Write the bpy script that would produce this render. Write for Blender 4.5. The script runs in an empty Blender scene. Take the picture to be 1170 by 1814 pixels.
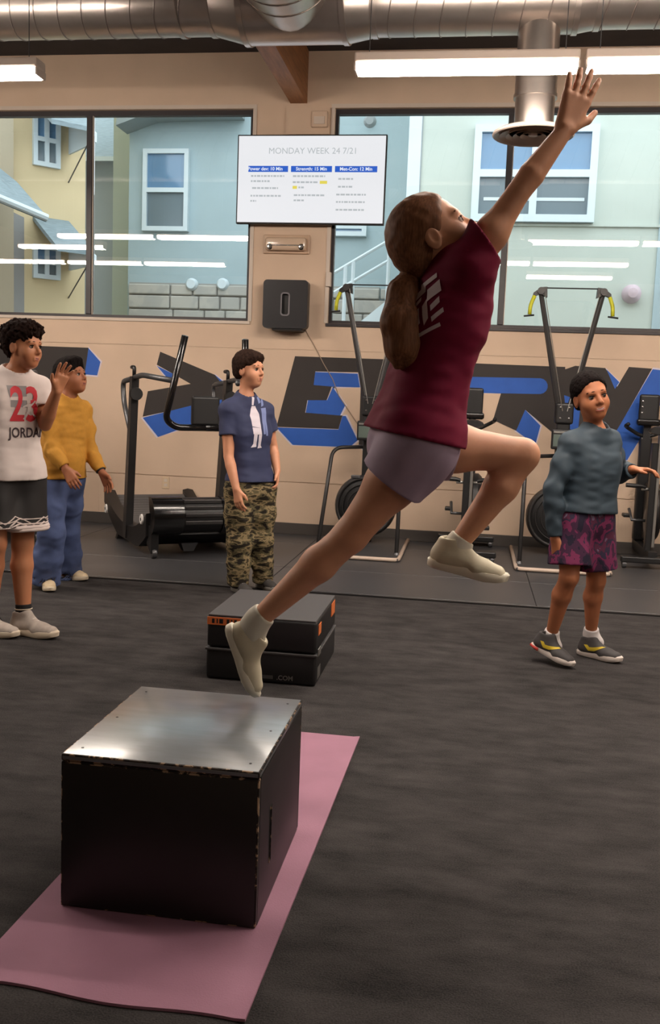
import bpy, bmesh, math, random
import numpy as np
from mathutils import Vector, Matrix
from mathutils.bvhtree import BVHTree

random.seed(7); np.random.seed(7)
SC = bpy.context.scene
COL = SC.collection

# ------------------------------------------------------------------ camera
FPX = 1680.0
CAM = np.array([0.0, 0.0, 1.296])
YAW, PITCH, ROLL = math.radians(8.35), math.radians(6.85), math.radians(2.17)
def cam_basis():
    f = np.array([-math.sin(YAW)*math.cos(PITCH), math.cos(YAW)*math.cos(PITCH), -math.sin(PITCH)])
    r = np.array([math.cos(YAW), math.sin(YAW), 0.0]); u = np.cross(r, f)
    c, s = math.cos(ROLL), math.sin(ROLL)
    return c*r+s*u, -s*r+c*u, f
CR, CU, CF = cam_basis()
cd = bpy.data.cameras.new('camera'); cam = bpy.data.objects.new('camera', cd); COL.objects.link(cam)
cd.sensor_fit = 'HORIZONTAL'; cd.sensor_width = 36.0; cd.lens = FPX*36.0/1170.0
cd.clip_start = 0.05; cd.clip_end = 200
cam.matrix_world = Matrix(((CR[0], CU[0], -CF[0], CAM[0]), (CR[1], CU[1], -CF[1], CAM[1]), (CR[2], CU[2], -CF[2], CAM[2]), (0, 0, 0, 1)))
SC.camera = cam

# ------------------------------------------------------------------ world, exposure
w = bpy.data.worlds.new('overcast_sky'); SC.world = w; w.use_nodes = True
bg = w.node_tree.nodes['Background']
bg.inputs[0].default_value = (0.90, 0.95, 1.0, 1); bg.inputs[1].default_value = 3.6
SC.view_settings.view_transform = 'Standard'; SC.view_settings.look = 'None'
SC.view_settings.exposure = 0.0; SC.view_settings.gamma = 1.0; SC.view_settings.use_curve_mapping = False
LAMP_COLOR = (1.0, 0.88, 0.77); LAMP_POWER = 74.0
SC.cycles.max_bounces = 8; SC.cycles.diffuse_bounces = 4; SC.cycles.glossy_bounces = 4
SC.cycles.transparent_max_bounces = 12
SC.cycles.caustics_reflective = False; SC.cycles.caustics_refractive = False

def ray(px, py):
    v = (px-585.0)/FPX*CR-(py-907.0)/FPX*CU+CF
    return v
def at(px, py, Y):                     # the point at distance Y into the room that stands at this place of the photo
    v = ray(px, py); return CAM+v*(Y/v[1])
def atz(px, py, z=0.0):
    v = ray(px, py); return CAM+v*((z-CAM[2])/v[2])
def atx(px, py, X):
    v = ray(px, py); return CAM+v*(X/v[0])
def atplane(px, py, p0, n):
    v = ray(px, py); return CAM+v*(np.dot(np.array(p0)-CAM, n)/np.dot(v, n))

# ------------------------------------------------------------------ materials
def lin(c):
    return tuple(((v/255.0)/12.92 if v/255.0 <= 0.04045 else ((v/255.0+0.055)/1.055)**2.4) for v in c)
MATS = {}
def mat(name, rgb, rough=0.6, metal=0.0, var=0.0, scale=20.0, bump=0.0, bscale=None, spec=0.5, coat=0.0, emit=0.0, stretch=None, rgb2=None, detail=4.0, sheen=0.0):
    m = bpy.data.materials.new(name); m.use_nodes = True; nt = m.node_tree
    b = nt.nodes['Principled BSDF']
    c = lin(rgb)
    b.inputs['Base Color'].default_value = (*c, 1); b.inputs['Roughness'].default_value = rough
    b.inputs['Metallic'].default_value = metal; b.inputs['Specular IOR Level'].default_value = spec
    b.inputs['Coat Weight'].default_value = coat; b.inputs['Coat Roughness'].default_value = 0.2
    b.inputs['Sheen Weight'].default_value = sheen
    if emit:
        b.inputs['Emission Color'].default_value = (*c, 1); b.inputs['Emission Strength'].default_value = emit
    if var or bump or rgb2:
        tc = nt.nodes.new('ShaderNodeTexCoord'); src = tc.outputs['Object']
        if stretch:
            mp = nt.nodes.new('ShaderNodeMapping'); mp.inputs['Scale'].default_value = stretch
            nt.links.new(src, mp.inputs['Vector']); src = mp.outputs['Vector']
        n = nt.nodes.new('ShaderNodeTexNoise'); n.inputs['Scale'].default_value = scale; n.inputs['Detail'].default_value = detail
        nt.links.new(src, n.inputs['Vector'])
        if var or rgb2:
            r = nt.nodes.new('ShaderNodeValToRGB')
            lo = tuple(v*(1-var) for v in c); hi = tuple(min(1, v*(1+var)) for v in c)
            if rgb2: lo, hi = c, lin(rgb2)
            r.color_ramp.elements[0].color = (*lo, 1); r.color_ramp.elements[1].color = (*hi, 1)
            r.color_ramp.elements[0].position = 0.3; r.color_ramp.elements[1].position = 0.7
            nt.links.new(n.outputs['Fac'], r.inputs['Fac']); nt.links.new(r.outputs['Color'], b.inputs['Base Color'])
        if bump:
            n2 = n
            if bscale:
                n2 = nt.nodes.new('ShaderNodeTexNoise'); n2.inputs['Scale'].default_value = bscale; n2.inputs['Detail'].default_value = 3
                nt.links.new(src, n2.inputs['Vector'])
            bp = nt.nodes.new('ShaderNodeBump'); bp.inputs['Strength'].default_value = bump; bp.inputs['Distance'].default_value = 0.01
            nt.links.new(n2.outputs['Fac'], bp.inputs['Height']); nt.links.new(bp.outputs['Normal'], b.inputs['Normal'])
    MATS[name] = m
    return m
def ramp_mat(name, stops, scale, stretch=(1, 1, 1), rough=0.8, detail=3.0, distort=0.6, bump=0.0):
    m = bpy.data.materials.new(name); m.use_nodes = True; nt = m.node_tree; b = nt.nodes['Principled BSDF']
    b.inputs['Roughness'].default_value = rough; b.inputs['Specular IOR Level'].default_value = 0.25
    tc = nt.nodes.new('ShaderNodeTexCoord'); mp = nt.nodes.new('ShaderNodeMapping'); mp.inputs['Scale'].default_value = stretch
    n = nt.nodes.new('ShaderNodeTexNoise'); n.inputs['Scale'].default_value = scale; n.inputs['Detail'].default_value = detail; n.inputs['Distortion'].default_value = distort
    r = nt.nodes.new('ShaderNodeValToRGB'); r.color_ramp.interpolation = 'CONSTANT' if not bump else 'EASE'
    e = r.color_ramp.elements
    e[0].position, e[0].color = stops[0][0], (*lin(stops[0][1]), 1)
    e[1].position, e[1].color = stops[1][0], (*lin(stops[1][1]), 1)
    for p, c in stops[2:]:
        q = e.new(p); q.color = (*lin(c), 1)
    nt.links.new(tc.outputs['Object'], mp.inputs['Vector']); nt.links.new(mp.outputs['Vector'], n.inputs['Vector'])
    nt.links.new(n.outputs['Fac'], r.inputs['Fac']); nt.links.new(r.outputs['Color'], b.inputs['Base Color'])
    MATS[name] = m
    return m

M_WALL = mat('beige_paint', (207, 181, 157), 0.75, var=0.04, scale=3, bump=0.05, bscale=60)
M_TRIM = mat('pale_trim', (205, 190, 176), 0.6)
M_BASE = mat('rubber_baseboard', (70, 64, 60), 0.6)
M_CEIL = mat('dark_ceiling', (58, 52, 50), 0.9, var=0.15, scale=4)
M_BEAM = mat('glulam_wood', (150, 98, 58), 0.55, var=0.25, scale=6, stretch=(6, 0.6, 8))
M_FRAME = mat('dark_window_frame', (48, 42, 44), 0.45)
M_BLACKPAINT = mat('mural_black', (46, 40, 38), 0.7, var=0.06, scale=8)
M_BLUEPAINT = mat('mural_blue', (36, 88, 176), 0.65, var=0.06, scale=8)
M_PALEPAINT = mat('mural_pale_line', (206, 200, 214), 0.7)
M_RUBBER = mat('rubber_tile', (66, 65, 67), 0.38, var=0.16, scale=160, bump=0.12, bscale=260, spec=0.45)
M_BLACK = mat('black_plastic', (22, 21, 22), 0.45)
M_BLACKGLOSS = mat('black_gloss', (16, 15, 16), 0.18, coat=0.3)
M_STEEL = mat('grey_steel', (92, 92, 94), 0.38, metal=0.6)
M_DARKSTEEL = mat('dark_steel', (52, 50, 50), 0.42, metal=0.35)
M_CHROME = mat('chrome', (190, 190, 190), 0.22, metal=1.0)
M_ALU = mat('brushed_aluminium', (160, 158, 154), 0.4, metal=0.9)
M_WHITE = mat('white_plastic', (222, 218, 214), 0.5)
M_YELLOWGREEN = mat('lime_strap', (186, 186, 40), 0.6)
M_DUCT = mat('galvanised_duct', (186, 176, 168), 0.3, metal=0.95, var=0.1, scale=5, bump=0.03, bscale=14)
M_SEAM = mat('duct_seam', (142, 132, 126), 0.4, metal=0.9)
M_CARPET = None

def carpet_material():
    m = bpy.data.materials.new('charcoal_turf'); m.use_nodes = True; nt = m.node_tree; b = nt.nodes['Principled BSDF']
    tc = nt.nodes.new('ShaderNodeTexCoord')
    n1 = nt.nodes.new('ShaderNodeTexNoise'); n1.inputs['Scale'].default_value = 220; n1.inputs['Detail'].default_value = 4
    n2 = nt.nodes.new('ShaderNodeTexNoise'); n2.inputs['Scale'].default_value = 4.5; n2.inputs['Detail'].default_value = 6; n2.inputs['Roughness'].default_value = 0.65
    mp = nt.nodes.new('ShaderNodeMapping'); mp.inputs['Scale'].default_value = (1.0, 2.2, 1)
    nt.links.new(tc.outputs['Object'], n1.inputs['Vector']); nt.links.new(tc.outputs['Object'], mp.inputs['Vector']); nt.links.new(mp.outputs['Vector'], n2.inputs['Vector'])
    mx = nt.nodes.new('ShaderNodeMath'); mx.operation = 'MULTIPLY_ADD'; mx.inputs[1].default_value = 0.45
    mm = nt.nodes.new('ShaderNodeMath'); mm.operation = 'MULTIPLY'; mm.inputs[1].default_value = 0.55
    nt.links.new(n2.outputs['Fac'], mm.inputs[0]); nt.links.new(n1.outputs['Fac'], mx.inputs[0]); nt.links.new(mm.outputs[0], mx.inputs[2])
    r = nt.nodes.new('ShaderNodeValToRGB'); r.color_ramp.elements[0].position = 0.32; r.color_ramp.elements[1].position = 0.68
    r.color_ramp.elements[0].color = (*lin((27, 25, 25)), 1); r.color_ramp.elements[1].color = (*lin((74, 70, 69)), 1)
    nt.links.new(mx.outputs[0], r.inputs['Fac']); nt.links.new(r.outputs['Color'], b.inputs['Base Color'])
    bp = nt.nodes.new('ShaderNodeBump'); bp.inputs['Strength'].default_value = 0.6; bp.inputs['Distance'].default_value = 0.006
    nt.links.new(n1.outputs['Fac'], bp.inputs['Height']); nt.links.new(bp.outputs['Normal'], b.inputs['Normal'])
    b.inputs['Roughness'].default_value = 0.95; b.inputs['Specular IOR Level'].default_value = 0.15
    return m
M_CARPET = carpet_material()

def glass_material():
    m = bpy.data.materials.new('window_glass'); m.use_nodes = True; nt = m.node_tree
    for n in list(nt.nodes):
        if n.type != 'OUTPUT_MATERIAL': nt.nodes.remove(n)
    out = [n for n in nt.nodes if n.type == 'OUTPUT_MATERIAL'][0]
    t = nt.nodes.new('ShaderNodeBsdfTransparent'); t.inputs[0].default_value = (0.93, 0.965, 0.96, 1)
    g = nt.nodes.new('ShaderNodeBsdfGlossy'); g.inputs['Roughness'].default_value = 0.0
    fr = nt.nodes.new('ShaderNodeFresnel'); fr.inputs[0].default_value = 1.6
    mx = nt.nodes.new('ShaderNodeMixShader')
    nt.links.new(fr.outputs[0], mx.inputs[0]); nt.links.new(t.outputs[0], mx.inputs[1]); nt.links.new(g.outputs[0], mx.inputs[2])
    nt.links.new(mx.outputs[0], out.inputs[0])
    return m
M_GLASS = glass_material()
def emit_mat(name, color, strength):
    m = bpy.data.materials.new(name); m.use_nodes = True; nt = m.node_tree
    b = nt.nodes['Principled BSDF']; b.inputs['Base Color'].default_value = (*(color if strength > 2 else (0.02, 0.02, 0.02)), 1)
    b.inputs['Emission Color'].default_value = (*color, 1); b.inputs['Emission Strength'].default_value = strength
    return m
M_LAMP = emit_mat('lamp_diffuser', LAMP_COLOR, LAMP_POWER)

# ------------------------------------------------------------------ mesh helpers
ORG = {}
def link(o, parent=None):
    COL.objects.link(o)
    if parent is not None: o.parent = parent
    return o
def tag(o, label, cat, group=None):
    o['label'] = label; o['category'] = cat
    if group: o['group'] = group
    return o
def thing(name, label, cat, loc=(0, 0, 0), rz=0.0, group=None):
    o = bpy.data.objects.new(name, None); o.empty_display_size = 0.1; link(o)
    o.location = tuple(float(v) for v in loc); o.rotation_euler = (0, 0, rz)
    ORG[o.name] = (np.array(loc, float), rz)
    return tag(o, label, cat, group)

class MB:
    """collects shapes into one mesh; world coordinates, or the thing's own when local=True"""
    def __init__(s): s.v = []; s.f = []; s.mi = []; s.cur = 0
    def add(s, vs, fs):
        k = len(s.v); s.v.extend([tuple(float(c) for c in p) for p in vs])
        for f in fs: s.f.append(tuple(i+k for i in f)); s.mi.append(s.cur)
        return s
    def box(s, a, b):
        (x0, y0, z0), (x1, y1, z1) = a, b
        x0, x1 = min(x0, x1), max(x0, x1); y0, y1 = min(y0, y1), max(y0, y1); z0, z1 = min(z0, z1), max(z0, z1)
        return s.add([(x0, y0, z0), (x1, y0, z0), (x1, y1, z0), (x0, y1, z0), (x0, y0, z1), (x1, y0, z1), (x1, y1, z1), (x0, y1, z1)],
                     [(0, 3, 2, 1), (4, 5, 6, 7), (0, 1, 5, 4), (1, 2, 6, 5), (2, 3, 7, 6), (3, 0, 4, 7)])
    def bbox(s, a, b, r=0.01, seg=2):
        bm = bmesh.new(); bmesh.ops.create_cube(bm, size=1)
        c = [(a[i]+b[i])/2 for i in range(3)]; d = [abs(a[i]-b[i]) for i in range(3)]
        for v in bm.verts: v.co = Vector((c[0]+v.co.x*d[0], c[1]+v.co.y*d[1], c[2]+v.co.z*d[2]))
        bmesh.ops.bevel(bm, geom=list(bm.edges), offset=min(r, min(d)*0.45), segments=seg, affect='EDGES', profile=0.5)
        return s.bm(bm)
    def bm(s, bm):
        bm.verts.index_update(); vs = [tuple(v.co) for v in bm.verts]; fs = [tuple(v.index for v in f.verts) for f in bm.faces]
        bm.free(); return s.add(vs, fs)
    def hexa(s, p):   # 8 corners, bottom ring then top ring
        return s.add(p, [(0, 3, 2, 1), (4, 5, 6, 7), (0, 1, 5, 4), (1, 2, 6, 5), (2, 3, 7, 6), (3, 0, 4, 7)])
    def tube(s, pts, r, n=10, caps=True, closed=False):
        pts = [np.array(p, float) for p in pts]; m = len(pts)
        rs = r if isinstance(r, (list, tuple)) else [r]*m
        vs = []; t0 = pts[1]-pts[0]; t0 /= np.linalg.norm(t0)
        ref = np.array([0, 0, 1.0]) if abs(t0[2]) < 0.9 else np.array([1.0, 0, 0])
        nrm = np.cross(t0, ref); nrm /= np.linalg.norm(nrm)
        for i, p in enumerate(pts):
            a = pts[i-1] if i > 0 else (pts[-1] if closed else p); b = pts[i+1] if i < m-1 else (pts[0] if closed else p)
            t = b-a; t = t/(np.linalg.norm(t)+1e-9)
            nrm = nrm-t*np.dot(nrm, t); nrm /= (np.linalg.norm(nrm)+1e-9); bn = np.cross(t, nrm)
            for j in range(n):
                an = 2*math.pi*j/n; vs.append(p+rs[i]*(math.cos(an)*nrm+math.sin(an)*bn))
        fs = []
        for i in range(m if closed else m-1):
            i2 = (i+1) % m
            for j in range(n): fs.append((i*n+j, i*n+(j+1) % n, i2*n+(j+1) % n, i2*n+j))
        if caps and not closed:
            fs.append(tuple(range(n-1, -1, -1))); fs.append(tuple((m-1)*n+j for j in range(n)))
        return s.add(vs, fs)
    def lathe(s, prof, c, axis=(0, 0, 1), n=24):   # prof: (radius, height) along axis from c
        ax = np.array(axis, float); ax /= np.linalg.norm(ax); ref = np.array([0, 0, 1.0]) if abs(ax[2]) < 0.9 else np.array([1.0, 0, 0])
        u = np.cross(ax, ref); u /= np.linalg.norm(u); v = np.cross(ax, u); c = np.array(c, float); vs = []
        for r, h in prof:
            for j in range(n):
                an = 2*math.pi*j/n; vs.append(c+ax*h+r*(math.cos(an)*u+math.sin(an)*v))
        fs = []
        for i in range(len(prof)-1):
            for j in range(n): fs.append((i*n+j, (i+1)*n+j, (i+1)*n+(j+1) % n, i*n+(j+1) % n))
        if prof[0][0] > 1e-6: fs.append(tuple(range(n)))
        if prof[-1][0] > 1e-6: fs.append(tuple((len(prof)-1)*n+j for j in range(n-1, -1, -1)))
        return s.add(vs, fs)
    def prism(s, poly, ext):   # planar polygon (3D points) extruded by vector ext
        n = len(poly); e = np.array(ext, float); a = [np.array(p, float) for p in poly]
        return s.add(a+[p+e for p in a], [tuple(range(n-1, -1, -1)), tuple(range(n, 2*n))]+[(i, (i+1) % n, n+(i+1) % n, n+i) for i in range(n)])
    def plate(s, u0, u1, v0, v1, holes, P):   # rectangular plate with rectangular holes, P(u,v,side)->point, side 0/1
        us = sorted({u0, u1, *[h[0] for h in holes], *[h[1] for h in holes]}); vs_ = sorted({v0, v1, *[h[2] for h in holes], *[h[3] for h in holes]})
        solid = lambda i, j: 0 <= i < len(us)-1 and 0 <= j < len(vs_)-1 and not any(h[0]-1e-9 <= us[i] and us[i+1] <= h[1]+1e-9 and h[2]-1e-9 <= vs_[j] and vs_[j+1] <= h[3]+1e-9 for h in holes)
        for i in range(len(us)-1):
            for j in range(len(vs_)-1):
                if not solid(i, j): continue
                a, b, c, d = us[i], us[i+1], vs_[j], vs_[j+1]
                s.add([P(a, c, 0), P(b, c, 0), P(b, d, 0), P(a, d, 0)], [(0, 1, 2, 3)]); s.add([P(a, c, 1), P(a, d, 1), P(b, d, 1), P(b, c, 1)], [(0, 1, 2, 3)])
                for (ii, jj, e0, e1) in ((i-1, j, (a, c), (a, d)), (i+1, j, (b, d), (b, c)), (i, j-1, (b, c), (a, c)), (i, j+1, (a, d), (b, d))):
                    if not solid(ii, jj): s.add([P(*e0, 0), P(*e1, 0), P(*e1, 1), P(*e0, 1)], [(0, 1, 2, 3)])
        return s
    def build(s, name, mats, parent=None, local=False, smooth=None, struct=False):
        me = bpy.data.meshes.new(name); V = np.array(s.v, float)
        org = np.zeros(3)
        if parent is not None and not local:
            o, rz = ORG[parent.name]; V = V-o; org = o
            if rz:
                c, sn = math.cos(-rz), math.sin(-rz); V = np.stack([V[:, 0]*c-V[:, 1]*sn, V[:, 0]*sn+V[:, 1]*c, V[:, 2]], 1)
        me.from_pydata(V.tolist(), [], s.f)
        if not isinstance(mats, (list, tuple)): mats = [mats]
        for m in mats: me.materials.append(m)
        if len(mats) > 1: me.polygons.foreach_set('material_index', s.mi)
        bm = bmesh.new(); bm.from_mesh(me); bmesh.ops.recalc_face_normals(bm, faces=bm.faces); bm.to_mesh(me); bm.free()
        if smooth is not None:
            me.polygons.foreach_set('use_smooth', [True]*len(me.polygons))
            if smooth > 0: me.set_sharp_from_angle(angle=math.radians(smooth))
        me.update()
        o = bpy.data.objects.new(name, me); link(o, parent)
        ORG[o.name] = ORG[parent.name] if parent is not None else (np.zeros(3), 0.0)
        if struct and parent is None: o['kind'] = 'structure'
        return o
def copy_tree(o, parent=None):
    c = o.copy(); COL.objects.link(c); c.parent = parent; ORG[c.name] = ORG[o.name]
    for ch in list(o.children): copy_tree(ch, c)
    return c
def arc(c, r, a0, a1, u, v, n=8):
    c, u, v = (np.array(t, float) for t in (c, u, v))
    return [c+r*(math.cos(a)*u+math.sin(a)*v) for a in np.linspace(math.radians(a0), math.radians(a1), n)]
def fillet(pts, r, n=5):    # round the inner corners of a polyline
    pts = [np.array(p, float) for p in pts]; out = [pts[0]]
    for i in range(1, len(pts)-1):
        a, b, c = pts[i-1], pts[i], pts[i+1]; d1 = a-b; d2 = c-b; l = min(r, np.linalg.norm(d1)*0.49, np.linalg.norm(d2)*0.49)
        p = b+d1/np.linalg.norm(d1)*l; q = b+d2/np.linalg.norm(d2)*l
        for t in np.linspace(0, 1, n): out.append((1-t)**2*p+2*t*(1-t)*b+t*t*q)
    out.append(pts[-1]); return out
def text_mesh(body, size, bold=False):
    cu = bpy.data.curves.new('lettering', 'FONT'); cu.body = body; cu.size = size; cu.resolution_u = 3; cu.offset = size*0.02 if bold else 0
    cu.align_x = 'CENTER'; cu.align_y = 'CENTER'
    o = bpy.data.objects.new('lettering', cu); COL.objects.link(o); bpy.context.view_layer.update()
    me = o.to_mesh(); vs = [tuple(v.co) for v in me.vertices]; fs = [tuple(p.vertices) for p in me.polygons]
    o.to_mesh_clear(); bpy.data.objects.remove(o); bpy.data.curves.remove(cu)
    return vs, fs

# ================================================================== the room
W = 8.72; XL, XR, YB, ZC = -9.2, 7.0, -7.0, 4.35
EDGE = 6.15    # carpet ends, rubber tiles begin
MB().box((XL, YB, -0.1), (XR, EDGE, 0.0)).build('floor', M_CARPET, struct=True)
rub = MB().box((XL, EDGE+0.004, -0.1), (XR, W, 0.002)).build('rubber_floor', mat('rubber_joint', (22, 21, 22), 0.8), struct=True)
tl = []
tx = [-9.2, -7.0, -5.17, -3.34, -1.36, 0.47, 2.30, 4.13, 7.0]; ty = [EDGE+0.012, 6.98, 8.20, W-0.01]
for i in range(len(tx)-1):
    for j in range(len(ty)-1):
        MB().bbox((tx[i]+0.0025, ty[j]+0.0025, 0.0015), (tx[i+1]-0.0025, ty[j+1]-0.0025, 0.010), 0.002, 1).build('rubber_tile', M_RUBBER, rub)
MB().box((XL, EDGE-0.018, 0.0), (XR, EDGE+0.010, 0.008)).build('edge_strip', M_BLACK, rub)
# back wall with two window openings
WZ0, WZ1 = 1.975, 3.862
WIN = [(-5.26, -2.118), (-1.367, 1.742)]
wall = MB().plate(XL, XR, 0.0, ZC, [(a, b, WZ0, WZ1) for a, b in WIN], lambda u, v, s: (u, W+0.01+s*0.19, v)).build('wall_back', M_WALL, struct=True)
# painted board panels that face the wall: their joints show as thin dark lines
PF = lambda u, v, s: (u, W+0.0095-s*0.0095, v)
px0 = [XL, -6.0, -3.55, -1.11, 1.33, 3.77, XR]
for i in range(len(px0)-1):
    a, b = px0[i]+0.0006, px0[i+1]-0.0006
    MB().plate(a, b, 0.012, 0.497, [], PF).build('wall_panel', M_WALL, wall)
MB().plate(XL, XR, 0.503, 1.725, [], PF).build('wall_panel', M_WALL, wall)
MB().plate(XL, XR, 1.7275, ZC, [(a, b, WZ0, WZ1) for a, b in WIN], PF).build('wall_panel', M_WALL, wall)
MB().bbox((XL, W-0.016, 0.010), (XR, W, 0.115), 0.004).build('baseboard_back', M_BASE, struct=True)
MB().box((XL-0.2, YB, 0), (XL, W+0.2, ZC)).build('wall_left', M_WALL, struct=True)
MB().box((XR, YB, 0), (XR+0.2, W+0.2, ZC)).build('wall_right', M_WALL, struct=True)
MB().box((XL-0.2, YB-0.2, 0), (XR+0.2, YB, ZC)).build('wall_front', M_WALL, struct=True)
MB().box((XL-0.2, YB-0.2, ZC), (XR+0.2, W+0.2, ZC+0.15)).build('ceiling', M_CEIL, struct=True)
# windows
for k, (a, b) in enumerate(WIN):
    wn = bpy.data.objects.new('window_%d' % (k+1), None); link(wn); wn['kind'] = 'structure'; wn.location = (a, W, WZ0); ORG[wn.name] = (np.array((a, W, WZ0)), 0)
    t = 0.028; y0, y1 = W+0.035, W+0.10
    f = MB(); f.box((a, y0, WZ0), (a+t, y1, WZ1)); f.box((b-t, y0, WZ0), (b, y1, WZ1)); f.box((a+t, y0, WZ0), (b-t, y1, WZ0+t)); f.box((a+t, y0, WZ1-t-0.015), (b-t, y1, WZ1))
    f.build('window_frame', M_FRAME, wn)
    m = (-3.686, 0.188)[k]
    MB().bbox((m-0.026, y0-0.012, WZ0+t), (m+0.026, y1, WZ1-t-0.015), 0.004).build('mullion', M_FRAME, wn)
    MB().box((m+0.026, y0+0.005, WZ0+t), (m+0.034, y1-0.02, WZ1-t-0.015)).build('glazing_bead', M_TRIM, wn)
    for (u0, u1) in ((a+t, m-0.027), (m+0.035, b-t)):
        MB().box((u0, y0+0.030, WZ0+t), (u1, y0+0.036, WZ1-t-0.015)).build('pane', M_GLASS, wn)
    s = MB(); s.bbox((a-0.02, W-0.012, WZ0-0.03), (b+0.02, W+0.034, WZ0-0.001), 0.004); s.build('window_sill', M_FRAME if k else M_TRIM, wn)
    tr = MB(); tr.box((a-0.035, W-0.008, WZ0), (a-0.001, W-0.0005, WZ1)); tr.box((b+0.001, W-0.008, WZ0), (b+0.035, W-0.0005, WZ1)); tr.box((a-0.035, W-0.008, WZ1+0.001), (b+0.035, W-0.0005, WZ1+0.035))
    tr.build('casing', M_TRIM, wn)
    if k == 1:
        MB().bbox((a-0.03, W-0.03, 2.30), (a+0.018, W+0.03, 2.43), 0.006).build('latch_cover', M_TRIM, wn)
# beam
bmo = MB().box((-1.778, 7.15, 3.905), (-1.626, W, ZC)).build('trim_beam', M_BEAM, struct=True)
MB().box((-1.81, W-0.03, 3.63), (-1.41, W, 3.86)).build('trim_beam_pocket', M_WALL, struct=True)

# ---- painted mural letters on the wall
def wallpoly(pts, off): return [at(x, y, W-off) for x, y in pts]
NLET = [0]
def painted(name, dark, blue):
    NLET[0] += 1; e = 0.0012+0.0003*NLET[0]
    root = MB().prism(wallpoly(dark[0], e), (0, 0.0009, 0)).build('painted_letter', M_BLACKPAINT, wall)
    for p in blue:
        c = np.mean(np.array(p), 0)
        MB().prism(wallpoly(p, 0.0036), (0, 0.001, 0)).build('drop_shadow', M_BLUEPAINT, root)
        pp = [tuple(np.array(q)+(np.array(q)-c)/np.linalg.norm(np.array(q)-c)*3.2) for q in p]
        MB().prism(wallpoly(pp, 0.0006), (0, 0.0004, 0)).build('outline', M_PALEPAINT, root)
    return root
painted('l1', [[(-120, 606), (157, 616), (150, 664), (112, 662), (70, 790), (-60, 780)]],
        [[(157, 617), (178, 641), (172, 665), (150, 663)]])
painted('chevron', [[(284, 623), (381, 664), (398, 684), (397, 708), (253, 738), (262, 693), (338, 680), (278, 646)]],
        [[(253, 740), (345, 717), (398, 707), (398, 733), (345, 751), (280, 774)], [(278, 648), (318, 668), (296, 669)], [(381, 664), (400, 680), (410, 700), (398, 709), (396, 684)]])
painted('e', [[(523, 631), (700, 637), (700, 661), (559, 658), (556, 682), (588, 685), (579, 709), (545, 709), (541, 731), (607, 736), (600, 760), (490, 756)]],
        [[(559, 659), (634, 662), (638, 686), (590, 685), (556, 682)], [(546, 709), (580, 709), (590, 686), (612, 718), (603, 736), (542, 731)],
         [(490, 757), (600, 761), (607, 737), (613, 737), (634, 780), (620, 792), (519, 788)]])
painted('r', [[(641, 637), (790, 642), (800, 660), (790, 712), (765, 724), (795, 788), (735, 790), (706, 736), (700, 790), (636, 788)]],
        [[(690, 652), (706, 666), (700, 684), (690, 684)], [(636, 789), (700, 791), (712, 812), (660, 812)]])
painted('t', [[(801, 642), (1002, 650), (1000, 800), (980, 767), (931, 726), (915, 763), (874, 744), (888, 697), (801, 694)]],
        [[(802, 667), (955, 670)]+[(957+14*math.cos(a), 684+14*math.sin(a)) for a in np.linspace(-1.5, 1.5, 8)]+[(955, 698), (802, 695)],
         [(931, 726), (958, 754), (949, 788), (915, 763)]])
painted('y', [[(1020, 648), (1073, 652), (1094, 685), (1115, 650), (1156, 653), (1094, 762), (1085, 800), (1030, 790), (990, 700), (985, 660)]],
        [[(1075, 654), (1098, 677), (1090, 689)], [(1157, 654), (1205, 660), (1112, 815), (1088, 815), (1093, 763)], [(1000, 700), (1030, 710), (1025, 760), (1008, 770)]])

# small wall outlet
ol = thing('wall_outlet', 'beige wall outlet plate low on the wall behind the treadmill', 'outlet', at(294, 855, W))
c = at(294, 855, W)
MB().bbox((c[0]-0.035, W-0.007, c[2]-0.057), (c[0]+0.035, W-0.0005, c[2]+0.057), 0.003).build('cover_plate', mat('outlet_ivory', (206, 182, 152), 0.5), ol)
for s in (-1, 1): MB().bbox((c[0]-0.017, W-0.009, c[2]+s*0.022-0.014), (c[0]+0.017, W-0.0065, c[2]+s*0.022+0.014), 0.002).build('socket', M_TRIM, ol)

# ================================================================== ducts and lamps
DY, DZ = 6.6, 3.995
duct = thing('ventilation_duct', 'long round galvanised air duct running under the ceiling', 'duct', (0, DY, DZ))
def duct_section(x0, r0, x1, r1, name='duct_section'):
    return MB().lathe([(r0, x0), (r1, x1)], (0, DY, DZ), (1, 0, 0), 40).build(name, M_DUCT, duct, smooth=40)
def seams(parent, x0, x1, r, pitch, slant=0.08):
    x = x0
    while x < x1:
        ring = [np.array((x+slant*math.sin(a), DY+(r+0.001)*math.cos(a), DZ+(r+0.001)*math.sin(a))) for a in np.linspace(0, 2*math.pi, 36, endpoint=False)]
        MB().tube(ring, 0.0045, 5, closed=True).build('seam', M_SEAM, parent, smooth=0); x += pitch
def collar(x, r):
    MB().lathe([(r, x-0.02), (r+0.008, x-0.018), (r+0.008, x+0.018), (r, x+0.02)], (0, DY, DZ), (1, 0, 0), 40).build('collar', M_DUCT, duct, smooth=40)
s1 = duct_section(XL, 0.27, -1.90, 0.27); seams(s1, -3.9, -2.0, 0.27, 0.17)
duct_section(-1.90, 0.27, -1.665, 0.331, 'reducer')
duct_section(-1.665, 0.331, -0.985, 0.331, 'tee_section')
duct_section(-0.985, 0.331, -0.79, 0.293, 'reducer')
s2 = duct_section(-0.79, 0.293, 0.508, 0.293); seams(s2, -0.62, 0.45, 0.293, 0.17)
duct_section(0.508, 0.293, 0.645, 0.27, 'reducer')
s3 = duct_section(0.645, 0.27, XR, 0.27); seams(s3, 0.75, 2.0, 0.27, 0.17)
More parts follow.
